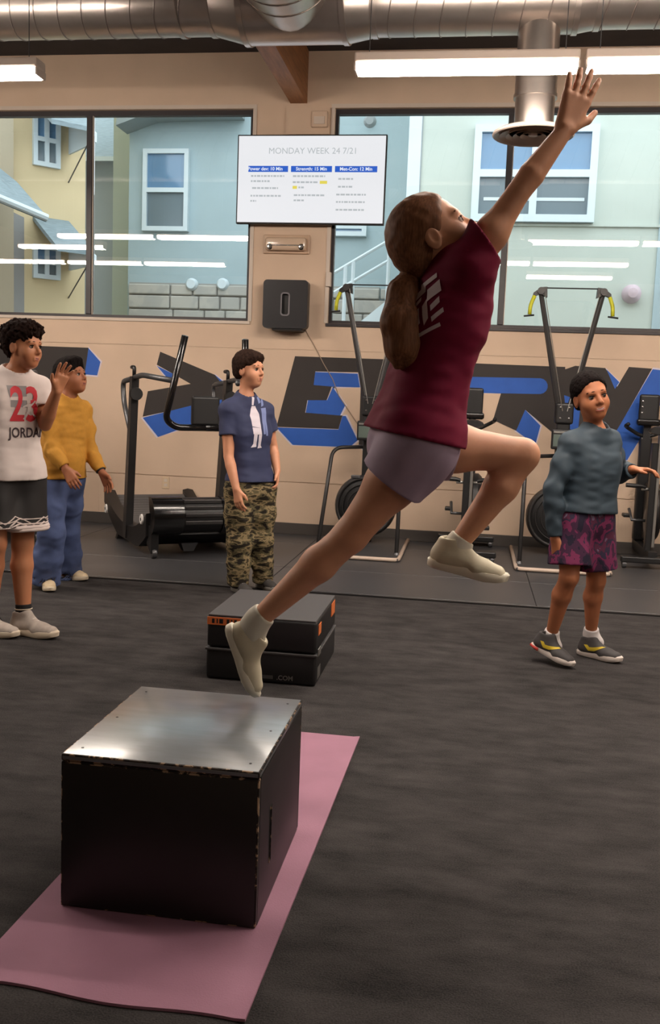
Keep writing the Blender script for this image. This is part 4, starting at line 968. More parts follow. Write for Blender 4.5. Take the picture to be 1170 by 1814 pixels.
def hand_ops(sd, w, d, n, side, sc=1.0, curl=0.35, spread=0.10, thumb=0.6):
    """w wrist, d finger direction, n palm normal, side: unit vector towards the thumb"""
    d = nz(d); n = nz(n-d*np.dot(n, d)); s = nz(np.array(side)-d*np.dot(side, d)-n*np.dot(side, n))
    offs = (0.027, 0.0095, -0.0085, -0.0255); lens = (0.066, 0.074, 0.069, 0.054)
    for o in offs: sd.cone(w+(d*0.012+s*o*0.55)*sc, w+(d*0.082+s*o+n*0.002)*sc, 0.0135*sc, 0.0115*sc, 0.012)
    sd.cone(w+(d*0.02+s*0.014+n*0.006)*sc, w+(d*0.05+s*0.026+n*0.010)*sc, 0.014*sc, 0.011*sc, 0.010)
    for i, (o, L) in enumerate(zip(offs, lens)):
        p = w+(d*(0.084-0.004*abs(i-1.2))+s*o)*sc; a = 0.0; sp = spread*(1.2-i)
        dd = nz(d*math.cos(sp)+s*math.sin(sp))
        for f, r0, r1, ba in ((0.45, 0.0092, 0.0082, 0.55), (0.30, 0.0082, 0.0076, 1.0), (0.25, 0.0076, 0.0064, 0.7)):
            a += curl*ba; q = p+(dd*math.cos(a)+n*math.sin(a))*L*f*sc; sd.cone(p, q, r0*sc, r1*sc, 0.003); p = q
    t0 = w+(d*0.024+s*0.022+n*0.006)*sc; t1 = t0+nz(d*0.75+s*thumb+n*0.30)*0.040*sc; t2 = t1+nz(d*0.9+s*thumb*0.5+n*0.25)*0.030*sc
    sd.cone(t0, t1, 0.0125*sc, 0.0100*sc, 0.010); sd.cone(t1, t2, 0.0100*sc, 0.0075*sc, 0.003)
    c = w+d*0.085*sc; return c-0.125*sc, c+0.125*sc
def head_ops(sd, c, f, u, sc=1.0, jaw=1.0):
    f = nz(f); u = nz(u-f*np.dot(u, f)); r = np.cross(f, u); B = np.array([r, f, u])
    P = lambda x, y, z: c+(r*x+f*y+u*z)*sc
    E = lambda p, R, k: sd.ell(p, np.array(R)*sc, B, k*sc)
    E(P(0, -0.012, 0.036), (0.073, 0.092, 0.082), 0.01)
    E(P(0, 0.020, -0.028), (0.060*jaw, 0.066, 0.078), 0.035)
    E(P(0, 0.050, -0.082), (0.030*jaw, 0.028, 0.024), 0.03)
    for s in (-1, 1): E(P(s*0.036*jaw, 0.050, -0.034), (0.025, 0.024, 0.026), 0.03)
    sd.cone(P(-0.034, 0.070, 0.022), P(0.034, 0.070, 0.022), 0.012*sc, 0.012*sc, 0.018*sc)
    for s in (-1, 1): sd.sub(P(s*0.031, 0.092, 0.002), np.array((0.018, 0.016, 0.011))*sc, B, 0.012*sc)
    sd.cone(P(0, 0.080, 0.010), P(0, 0.098, -0.024), 0.008*sc, 0.0115*sc, 0.008*sc)
    for s in (-1, 1): sd.cone(P(s*0.010, 0.088, -0.029), P(s*0.013, 0.084, -0.030), 0.0085*sc, 0.007*sc, 0.006*sc)
    sd.cone(P(-0.016, 0.079, -0.053), P(0.016, 0.079, -0.053), 0.0075*sc, 0.0075*sc, 0.006*sc)
    sd.cone(P(-0.013, 0.078, -0.065), P(0.013, 0.078, -0.065), 0.0085*sc, 0.0085*sc, 0.006*sc)
    for s in (-1, 1):
        E(P(s*0.073, -0.008, -0.006), (0.008, 0.020, 0.031), 0.006)
        sd.sub(P(s*0.082, -0.002, -0.004), np.array((0.006, 0.011, 0.018))*sc, B, 0.005*sc)
    return P, B
def face_parts(P, B, sc, root, hairm, lipm, smile=False, wink=0):
    r, f, u = B
    for s in (-1, 1):
        e = MB(); rad = 0.0130*sc; c = P(s*0.031, 0.0690, 0.001)
        e.lathe([(0.0, rad)]+[(rad*math.sin(a), rad*math.cos(a)) for a in np.linspace(0.25, 2.6, 9)], c, f, 16)
        e.cur = 1; cc = c+nz(f*1.0)*rad*0.90
        e.lathe([(0.0, rad*0.16), (0.0068*sc, rad*0.10), (0.0070*sc, 0.0)], cc, f, 12)
        e.build('eye', [M_EYE, M_IRIS], root, smooth=50)
        lid = [P(s*(0.031+x), 0.0855-0.35*abs(x)-0.0010, 0.0085-30*x*x*0.35) for x in np.linspace(-0.015, 0.015, 6)]
        MB().tube(lid, [0.0016*sc, 0.0024*sc, 0.0028*sc, 0.0028*sc, 0.0024*sc, 0.0016*sc], 6).build('eyelash_line', hairm, root, smooth=0)
        br = [P(s*(0.014+x), 0.0845-0.16*x-4.0*x*x, 0.0265+0.03*x-2.2*x*x) for x in np.linspace(0, 0.038, 6)]
        MB().tube(br, [0.0026*sc, 0.0036*sc, 0.0036*sc, 0.0032*sc, 0.0026*sc, 0.0014*sc], 6).build('eyebrow', hairm, root, smooth=0)
    w = 0.029 if smile else 0.019; k = 17.0 if smile else 1.5
    MB().tube([P(x, 0.0862-9*x*x, -0.0592+k*x*x) for x in np.linspace(-w, w, 8)], [0.001*sc]+[0.0022*sc]*6+[0.001*sc], 6).build('mouth_line', M_MOUTH, root, smooth=0)
    if smile: MB().tube([P(x, 0.0868-9*x*x, -0.0585+k*x*x) for x in np.linspace(-w*0.8, w*0.8, 8)], [0.0015*sc]+[0.0030*sc]*6+[0.0015*sc], 6).build('teeth', M_EYE, root, smooth=0)
    for z, rr in ((-0.0545, 0.0045), (-0.0645, 0.0052)):
        MB().tube([P(x, 0.0842-9*x*x+(0.0003), z+0.6*k*x*x) for x in np.linspace(-w*0.9, w*0.9, 8)], [0.001*sc]+[rr*0.9*sc]+[rr*sc]*4+[rr*0.9*sc]+[0.001*sc], 8).build('lip', lipm, root, smooth=0)
def hairmat(n, c):
    return mat(n, c, 0.85, var=0.45, scale=70, spec=0.08)
def hair_sdf(P, B, sc, style):
    h = SDF(); r, f, u = B
    if style == 'curly':
        h.ell(P(0, -0.022, 0.062), np.array((0.094, 0.108, 0.082))*sc, B, 0.02); h.ell(P(0, 0.040, 0.088), np.array((0.074, 0.060, 0.044))*sc, B, 0.03)
        h.ell(P(0, -0.060, 0.010), np.array((0.074, 0.055, 0.070))*sc, B, 0.03)
        h.cut(P(0, 0.088, 0.060), f*0.9-u*0.45, 0.02); h.cut(P(0, 0, -0.055), -u-f*-0.0, 0.01)
        for s in (-1, 1): h.sub(P(s*0.090, 0.045, -0.010), np.array((0.055, 0.050, 0.052))*sc, B, 0.015)
        h.noise(0.010*sc, 150/sc*0.8); h.noise(0.006*sc, 310)
    elif style in ('short', 'crop', 'flat'):
        t = {'short': 0.014, 'crop': 0.008, 'flat': 0.017}[style]
        h.ell(P(0, -0.014, 0.040), np.array((0.073+t, 0.092+t, 0.082+t))*sc, B, 0.02)
        h.ell(P(0, -0.048, -0.012), np.array((0.062+t*0.6, 0.048+t*0.6, 0.062))*sc, B, 0.03)
        if style == 'flat': h.ell(P(0.01, 0.045, 0.100), np.array((0.060, 0.050, 0.026))*sc, B, 0.03)
        if style == 'short': h.ell(P(0.0, 0.060, 0.080), np.array((0.058, 0.036, 0.028))*sc, B, 0.03)
        h.cut(P(0, 0.070, 0.072) if style == 'crop' else P(0, 0.082, 0.058), f*0.80-u*0.6, 0.012)
        h.cut(P(0, -0.03, -0.055), -u+f*0.5*0, 0.012)
        for s in (-1, 1): h.sub(P(s*0.092, 0.056, -0.022), np.array((0.050, 0.060, 0.062))*sc, B, 0.012); h.sub(P(s*0.092, 0.0, -0.042), np.array((0.040, 0.030, 0.040))*sc, B, 0.01)
        h.noise(0.0035*sc if style != 'crop' else 0.002, 130, (1, 1, 0.6)); h.noise(0.002*sc if style != 'crop' else 0.004, 300)
    return h

def shoe(root, heel, toe, upv, mats, w=0.045, name='shoe', collar=None, swoosh=None, outer=None):
    """heel and toe: points of the sole on the ground line; mats upper, sole, lace"""
    mu, ms, ml = mats; f = nz(toe-heel); L = np.linalg.norm(toe-heel); u = nz(upv-f*np.dot(upv, f)); r = np.cross(f, u); s = L/0.25
    P = lambda x, y, z: heel+r*x*s+f*y*s+u*z*s
    sd = SDF()
    sd.cone(P(0, 0.038, 0.040), P(0, 0.085, 0.045), 0.032*s, 0.033*s, 0.02); sd.cone(P(0, 0.085, 0.045), P(-0.002, 0.165, 0.032), 0.033*s, 0.030*s, 0.02)
    for x in (-0.014, 0.014): sd.cone(P(x, 0.150, 0.028), P(x*0.7, 0.212, 0.026), 0.028*s, 0.024*s, 0.02)
    sd.cone(P(0, 0.045, 0.045), P(0, 0.050, 0.090), 0.033*s, 0.034*s, 0.03); sd.cone(P(0, 0.105, 0.060), P(0, 0.085, 0.088), 0.022*s, 0.024*s, 0.03)
    sd.cut(P(0, 0, 0.016), -u, 0.003); sd.subcone(P(0, 0.058, 0.088), P(0, 0.058, 0.16), 0.027*s, 0.03*s, 0.006)
    sd.cut(P(0, 0.05, 0.104), u-f*0.25, 0.004)
    o = sdf_obj(sd, name, mu, root, 0.004)
    prof = [(0.0, 0.010), (0.004, 0.022), (0.02, 0.033), (0.06, 0.034), (0.105, 0.032), (0.15, 0.041), (0.185, 0.043), (0.22, 0.034), (0.24, 0.020), (0.25, 0.004)]
    out = [(x, y) for y, x in prof]+[(-x*0.96, y) for y, x in prof[::-1]]
    m = MB(); n = len(out); rings = [(0.0, 0.94), (0.004, 1.0), (0.022, 1.02), (0.028, 0.96)]; vs = []
    for z, k in rings:
        for x, y in out: vs.append(P(x*k, 0.125+(y-0.125)*k, z+0.010*max(0, (y-0.17)/0.08)**2))
    fs = [tuple(range(n-1, -1, -1)), tuple((len(rings)-1)*n+i for i in range(n))]+[(i*n+j, i*n+(j+1) % n, (i+1)*n+(j+1) % n, (i+1)*n+j) for i in range(len(rings)-1) for j in range(n)]
    m.add(vs, fs).build('sole', ms, o, smooth=50)
    if ml is not None:
        for k in range(4):
            y = 0.108+0.017*k; z = 0.086-0.0085*k*1.1
            MB().tube([P(-0.020, y-0.004, z-0.012), P(-0.008, y, z), P(0.008, y, z), P(0.020, y-0.004, z-0.012)], 0.0028*s, 6).build('lace', ml, o, smooth=0)
    if swoosh is not None:
        sm, side = swoosh
        pl = [(0.07, 0.018), (0.095, -0.002), (0.125, 0.000), (0.185, 0.026), (0.120, 0.014), (0.100, 0.012), (0.088, 0.020)]
        pl = [((y-0.12)*s*1.05, (z)*s*1.3) for y, z in pl]; c = P(side*0.05, 0.105, 0.040)
        uu, vv = (f, u) if np.dot(np.cross(f, u), r*side) > 0 else (-f, u)
        if uu is not f: pl = [(-a, b) for a, b in pl][::-1]
        decal(o, [pl], c, uu, vv, 'shoe_mark', sm, o, 0.0015, 0.008)
    return o
def sock(root, ank, knee, r, h, m, foot):
    d = nz(knee-ank); sd = SDF(); sd.cone(ank-d*0.05, ank+d*h, r*0.98, r*1.02, 0.01); sd.cone(ank-d*0.02, ank-d*0.06+foot*0.04, r, r*0.95, 0.02)
    sd.cut(ank+d*h, d, 0.002); return sdf_obj(sd, 'sock', m, root, 0.004)

class Human:
    """joints in world metres; lat = the person's left, fwd = chest direction"""
    def __init__(s, name, label, base, J, heads, skinm, g=1.0, fwd=(1, 0, 0), arm=1.0, leg=1.0):
        s.J = J; s.g = g; s.root = thing('person', label, 'person', base); s.skin = skinm; s.arm = arm; s.leg = leg
        s.lat = nz(J['shL']-J['shR']); s.fwd = nz(fwd); s.fine = []
        B = s.B = SDF(); pc = (J['hipL']+J['hipR'])/2; cc = J['chest']; s.pc = pc; s.spine = nz(cc-pc)
        s.torso(B, 0.0, 1.0)
        nb = J['neck']; hc, hf, hu, hs = heads; s.hs = hs
        B.cone(nb-s.spine*0.02, hc-nz(hu)*0.055*hs-nz(hf)*0.018*hs, 0.048*g, 0.045*g, 0.03)
        for S in 'LR':
            B.cone(nb-s.spine*0.01, J['sh'+S], 0.038*g, 0.042*g, 0.05)
            s.limb_arm(B, S, 0.0); s.limb_leg(B, S, 0.0)
            if 'hand'+S in J:
                d, n, th, kw = J['hand'+S]; lo, hi = hand_ops(B, J['wr'+S], np.array(d, float), np.array(n, float), np.array(th, float), **kw)
                s.fine.append((lo, hi, 0.0042))
        s.P, s.HB = head_ops(B, hc, np.array(hf, float), np.array(hu, float), hs)
        s.fine.append((hc-0.14*hs, hc+0.14*hs, 0.0035))
    def torso(s, B, inf, wide=1.0):
        J, g, lat = s.J, s.g, s.lat; pc, cc = s.pc, J['chest']; mid = (pc+cc)/2+s.spine*0.005
        hl = nz(J['hipL']-J['hipR'])
        B.cone(pc+hl*0.055*g*wide+s.spine*0.03, pc-hl*0.055*g*wide+s.spine*0.03, 0.098*g+inf, 0.098*g+inf, 0.05)
        B.cone(mid+lat*0.048*g*wide, mid-lat*0.048*g*wide, 0.088*g+inf, 0.088*g+inf, 0.10)
        B.cone(cc+lat*0.062*g*wide, cc-lat*0.062*g*wide, 0.098*g+inf, 0.098*g+inf, 0.10)
        up = (J['shL']+J['shR'])/2
        B.cone(up+lat*0.075*g-s.spine*0.045, up-lat*0.075*g-s.spine*0.045, 0.072*g+inf, 0.072*g+inf, 0.06)
        for S in 'LR': B.cone(up*0.45+J['sh'+S]*0.55-s.spine*0.012, J['sh'+S], 0.048*g+inf*0.8, 0.043*g+inf*0.7, 0.05)
    def limb_arm(s, B, S, inf, t1=None):
        J, a = s.J, s.g*s.arm; sh, el, wr = J['sh'+S], J['el'+S], J['wr'+S]
        B.chain([sh, sh*0.55+el*0.45, el], [0.046*a+inf, 0.043*a+inf, 0.0335*a+inf], 0.03)
        if t1 != 'upper': B.chain([el, el*0.7+wr*0.3, wr], [0.0335*a+inf, 0.0365*a+inf, 0.0245*a+inf], 0.004)
    def limb_leg(s, B, S, inf):
        J, a = s.J, s.g*s.leg; h, k, an = J['hip'+S], J['kn'+S], J['an'+S]
        back = nz(J.get('calf'+S, -s.fwd))
        B.chain([h, h*0.6+k*0.4, k], [0.083*a+inf, 0.073*a+inf, 0.052*a+inf], 0.04)
        B.chain([k, k*0.68+an*0.32+back*0.012, an], [0.050*a+inf, 0.053*a+inf, 0.033*a+inf], 0.02)
    def finish(s, hairm, lipm, hair='short', smile=False, h=0.008):
        V, F = multi_mesh(s.B, h, s.fine); s.body = np_obj('body', V, F, s.skin, s.root)
        face_parts(s.P, s.HB, s.hs, s.root, hairm, lipm, smile)
        if hair: s.hair = sdf_obj(hair_sdf(s.P, s.HB, s.hs, hair), 'hair', hairm, s.root, 0.0045)
        return s.root
    def shirt(s, m, sleeve, hem_p, hem_n, inf=0.016, amp=0.004, neck_r=0.062, name='shirt', wide=1.0, long=False, belly=0.0, h=0.006, trim=None, cuffs={}):
        J, g = s.J, s.g; D = SDF(); s.torso(D, inf, wide)
        D.cone(s.pc+s.lat*0.06*g*wide, s.pc-s.lat*0.06*g*wide, 0.104*g+inf*1.1, 0.104*g+inf*1.1, 0.06)
        D.cone(s.pc+s.lat*0.062*g*wide-s.spine*0.07, s.pc-s.lat*0.062*g*wide-s.spine*0.07, 0.106*g+inf*1.3, 0.106*g+inf*1.3, 0.06)
        for S in 'LR': D.cone(J['neck']-s.spine*0.010, J['sh'+S], 0.040*g+inf*0.9, 0.044*g+inf*0.8, 0.05)
        if belly: D.ell((s.pc+J['chest'])/2+s.fwd*0.05*g-s.spine*0.03, (0.12*g, 0.12*g, 0.14*g), None, 0.06)
        D.noise(amp*0.55, 30, (1, 1, 0.35)); D.noise(amp*0.45, 40, (0.6, 0.6, 2.0))
        D.cut(hem_p, hem_n, 0.004)
        for S in 'LR':
            G = SDF(); sh, el, wr = J['sh'+S], J['el'+S], J['wr'+S]; a = s.g*s.arm
            if long:
                d = nz(wr-el); G.chain([sh, sh*0.55+el*0.45, el], [0.046*a+inf*0.8, 0.045*a+inf*0.8, 0.040*a+inf*0.6], 0.03)
                e = el+(wr-el)*sleeve; G.chain([el, el*0.7+wr*0.3, e+d*0.02], [0.041*a+inf*0.6, 0.041*a+inf*0.6, 0.031*a+inf*0.5], 0.02)
                G.noise(amp*1.1, 42, (1, 1, 1)); G.cut(e, d, 0.003); G.subcone(e-d*0.012, e+d*0.05, 0.028*a, 0.028*a, 0.003)
            else:
                d = nz(el-sh); e = sh+(el-sh)*sleeve; G.cone(sh, e+d*0.08, 0.045*a+inf*0.7, 0.053*a+inf*1.15, 0.03)
                G.noise(amp*0.7, 36, (1, 1, 1)); G.cut(*cuffs.get(S, (e, d)), 0.003); G.subcone(e-d*0.03, e+d*0.06, 0.046*a+inf*0.35, 0.046*a+inf*0.5, 0.003)
            D.group(G, 0.016)
        nb = J['neck']; D.cone(nb-s.spine*0.03, nb+s.spine*0.012, 0.062*g, 0.058*g, 0.05)
        nd = nz(s.spine+s.fwd*0.28); D.cut(nb+s.spine*0.018-s.fwd*0.0, nd, 0.006) if False else None
        for S in 'LR': pass
        D.subcone(nb+s.spine*0.014+s.fwd*0.012, nb+s.spine*0.16+s.fwd*0.05, neck_r*g, neck_r*1.3*g, 0.006)
        o = sdf_obj(D, name, m, s.root, h); s.sh = o
        if trim is not None:
            ring = [nb+s.spine*0.010+s.fwd*0.012+neck_r*1.02*g*(math.cos(a)*s.lat+math.sin(a)*nz(s.fwd-s.spine*0.25)) for a in np.linspace(0, 2*math.pi, 28, endpoint=False)]
            MB().tube(ring, 0.006, 6, closed=True).build('collar', trim, o, smooth=0)
        return o
    def bottoms(s, m, frac, name='shorts', inf=0.018, flare=0.02, amp=0.004, waist=None, to_ankle=False, h=0.006, rk=0.055, ra=0.06, nf=30, ns=(1, 1, 0.6), crotch=0.05):
        J, g = s.J, s.g; D = SDF(); hl = nz(J['hipL']-J['hipR'])
        D.cone(s.pc+hl*0.058*g-s.spine*0.01, s.pc-hl*0.058*g-s.spine*0.01, 0.098*g+inf*0.7, 0.098*g+inf*0.7, 0.05)
        D.cone(s.pc+hl*0.055*g+s.spine*0.09, s.pc-hl*0.055*g+s.spine*0.09, 0.088*g+inf*0.3, 0.088*g+inf*0.3, 0.03)
        D.cut(s.pc+s.spine*0.10*g, s.spine, 0.004)
        a = s.g*s.leg
        for S in 'LR':
            G = SDF(); hp, k, an = J['hip'+S], J['kn'+S], J['an'+S]
            if to_ankle:
                d = nz(an-k); e = k+(an-k)*frac
                G.chain([hp, hp*0.5+k*0.5, k], [0.088*a+inf, 0.078*a+inf, rk*a+inf], 0.04); G.chain([k, k*0.5+an*0.5, e+d*0.03], [rk*a+inf, (rk+ra)*0.5*a+inf, ra*a+inf], 0.03)
                G.noise(amp, nf, ns); G.noise(amp*0.5, nf*2.3, (1, 1, 1.4)); G.cut(e, d, 0.003); G.subcone(e-d*0.03, e+d*0.08, ra*a+inf-0.008, ra*a+inf-0.008, 0.003)
            else:
                d = nz(k-hp); e = hp+(k-hp)*frac
                G.cone(hp, e+d*0.05, 0.088*a+inf, 0.080*a+inf+flare, 0.04)
                G.noise(amp, nf, ns); G.cut(e, d, 0.003); G.subcone(e-d*0.035, e+d*0.10, 0.074*a+inf*0.4+flare*0.8, 0.074*a+inf*0.4+flare*0.9, 0.003)
            D.group(G, crotch)
        return sdf_obj(D, name, m, s.root, h)

def side_dir(theta): t = math.radians(theta); return np.array((math.cos(t), math.sin(t), 0.0))
def left_of(f): return np.array((-f[1], f[0], 0.0))
UP = np.array((0, 0, 1.0))

# ------------------------------------------------------------------ the jumping girl
def girl():
    f = side_dir(24); l = left_of(f); Y = 2.66
    hip = at(728, 786, Y); up_c = at(800, 486, Y+0.02); J = {}
    lean = nz(up_c-hip)
    J['hipR'] = hip-l*0.078-UP*0.0; J['hipL'] = hip+l*0.078+f*0.01
    J['shR'] = at(834, 470, Y-0.10); J['shL'] = at(778, 500, Y+0.15)
    J['chest'] = at(782, 575, Y+0.02); J['neck'] = at(782, 478, Y+0.03)
    J['elR'] = at(918, 342, Y-0.10); J['wrR'] = at(1000, 232, Y-0.08)
    J['elL'] = at(775, 640, Y+0.21); J['wrL'] = at(762, 735, Y+0.20)
    J['handR'] = (nz(at(1032, 150, Y-0.07)-at(1000, 232, Y-0.08)), (0.75, 0.45, -0.45), (-0.4, 0.7, -0.1), dict(sc=1.0, curl=0.10, spread=0.20, thumb=0.8))
    J['handR'] = (J['handR'][0], (-0.2, 0.95, 0.1), (1.0, 0.0, -0.45), dict(sc=1.06, curl=0.08, spread=0.12, thumb=0.75))
    J['handL'] = ((-0.1, 0.1, -1), (0.2, -0.9, 0), (0.9, 0, 0.0), dict(sc=0.9, curl=0.5, spread=0.05))
    J['knR'] = at(622, 948, Y-0.05); J['anR'] = at(466, 1090, Y-0.03); J['calfR'] = (-0.6, 0, -0.5)
    J['knL'] = at(926, 806, Y+0.15); J['anL'] = at(818, 956, Y+0.14); J['calfL'] = (-0.3, 0, -0.9)
    hc = at(772, 424, Y-0.03); hf = nz(side_dir(0)*0.82+UP*0.57); hu = nz(UP*0.82-side_dir(0)*0.57)
    H = Human('girl', 'person in maroon shirt and lilac shorts leaping off the box, one arm raised', (hip[0], Y, 0.0), J, (hc, hf, hu, 1.04), skin('skin_girl', (206, 150, 118)), g=0.93, fwd=f, arm=0.98, leg=0.98)
    hairm = mat('brown_hair', (120, 80, 55), 0.6, var=0.35, scale=30, stretch=(6, 6, 0.8), spec=0.2)
    lip = mat('lip_girl', (176, 104, 92), 0.45)
    H.finish(hairm, lip, None, h=0.006)
    r, ff, u = H.HB; P = H.P
    hr = SDF(); hr.ell(P(0, -0.016, 0.040), (0.084, 0.104, 0.094), H.HB, 0.02); hr.ell(P(0, -0.070, -0.010), (0.062, 0.050, 0.070), H.HB, 0.04)
    hr.cut(P(0, 0.052, 0.045), ff*0.90-u*0.44, 0.014)
    for s in (-1, 1): hr.sub(P(s*0.086, 0.058, -0.050), (0.046, 0.062, 0.070), H.HB, 0.012); hr.sub(P(s*0.085, 0.0, -0.050), (0.030, 0.034, 0.046), H.HB, 0.010)
    hr.noise(0.0018, 110, (1, 1, 1))
    ho = sdf_obj(hr, 'hair', hairm, H.root, 0.0042)
    tie = at(730, 486, Y-0.02); tail = [at(738, 470, Y), tie, at(716, 520, Y-0.06), at(711, 570, Y-0.085), at(717, 615, Y-0.09), at(732, 652, Y-0.08)]
    pt = SDF(); pt.chain(tail, [0.030, 0.024, 0.040, 0.050, 0.048, 0.020], 0.03)
    for dx, dy, e in ((-14, 8, -0.02), (12, -4, 0.02), (-4, 14, 0.0)):
        pt.chain([tail[2], at(712+dx, 575, Y-0.085+e), at(722+dx*1.4, 640+dy, Y-0.085+e)], [0.020, 0.026, 0.006], 0.02)
    pt.noise(0.0030, 95, (1.4, 1.4, 0.25)); sdf_obj(pt, 'ponytail', hairm, ho, 0.0045)
    d = nz(tail[2]-tail[0]); q = np.cross(d, UP); q = nz(q); q2 = np.cross(d, q)
    MB().tube([tie+0.027*(math.cos(a)*q+math.sin(a)*q2) for a in np.linspace(0, 2*math.pi, 20, endpoint=False)], 0.007, 6, closed=True).build('hair_tie', M_BLACK, ho, smooth=0)
    # shirt: hem runs from the back down to the front
    hp0, hp1 = at(655, 752, Y), at(830, 752, Y)
    hem = at(738, 776, Y); hn = -lean
    M_MAROON = mat('maroon_jersey', (112, 16, 48), 0.8, var=0.08, scale=20, spec=0.2)
    sh = H.shirt(M_MAROON, 0.36, hem, hn, inf=0.020, amp=0.005, neck_r=0.056, h=0.005, cuffs={'R': (at(870, 436, Y-0.10), np.array((0.78, 0.0, 0.62)))})
    wm = mat('white_print', (206, 190, 194), 0.7)
    def tp(x0, y0, x1, y1): return [(x0, y0), (x1, y0+0.012), (x1, y1+0.012), (x0, y1)]
    c = at(760, 545, Y-0.10); bu = nz(np.array((0.80, -0.55, 0.28))); bv = nz(UP*0.95-np.array((0.28, 0, 0)))
    polys = [tp(-0.040, -0.060, 0.030, -0.052), tp(-0.034, -0.040, -0.010, -0.008), tp(-0.002, -0.036, 0.010, 0.004), tp(0.016, -0.034, 0.040, -0.024), tp(0.016, -0.012, 0.036, 0.0),
             tp(-0.024, 0.004, -0.004, 0.012), tp(-0.020, 0.020, 0.006, 0.034), tp(0.010, 0.010, 0.040, 0.034), tp(-0.006, 0.040, 0.034, 0.050)]
    decal(sh, [[(x*1.35, y*1.25) for x, y in q] for q in polys], c, bu, bv, 'back_print', wm, sh, 0.0022)
    M_LILAC = mat('lilac_shorts', (158, 138, 158), 0.75, var=0.05, scale=25)
    H.bottoms(M_LILAC, 0.40, inf=0.016, flare=0.010, amp=0.0035, h=0.005, nf=38)
    us = (mat('cream_shoe', (196, 186, 160), 0.7, var=0.06, scale=30), mat('cream_sole', (214, 206, 186), 0.6), mat('cream_lace', (228, 224, 214), 0.7))
    sm = mat('pale_sock', (206, 200, 184), 0.85)
    hl_, to_ = at(399, 1108, Y-0.03), at(440, 1226, Y-0.03)
    fd_ = nz(to_-hl_); uu = nz(np.array((1.0, 0.05, 0.18)))
    shoe(H.root, hl_, hl_+fd_*0.228, uu, us); sock(H.root, J['anR'], J['knR'], 0.035, 0.008, sm, fd_)
    hl2, to2 = at(757, 1000, Y+0.14), at(872, 1030, Y+0.13); fd2 = nz(to2-hl2)
    shoe(H.root, hl2, hl2+fd2*0.24, nz(np.array((0.22, -0.05, 1.0))), us); sock(H.root, J['anL'], J['knL'], 0.035, 0.008, sm, fd2)
    return H
girl()

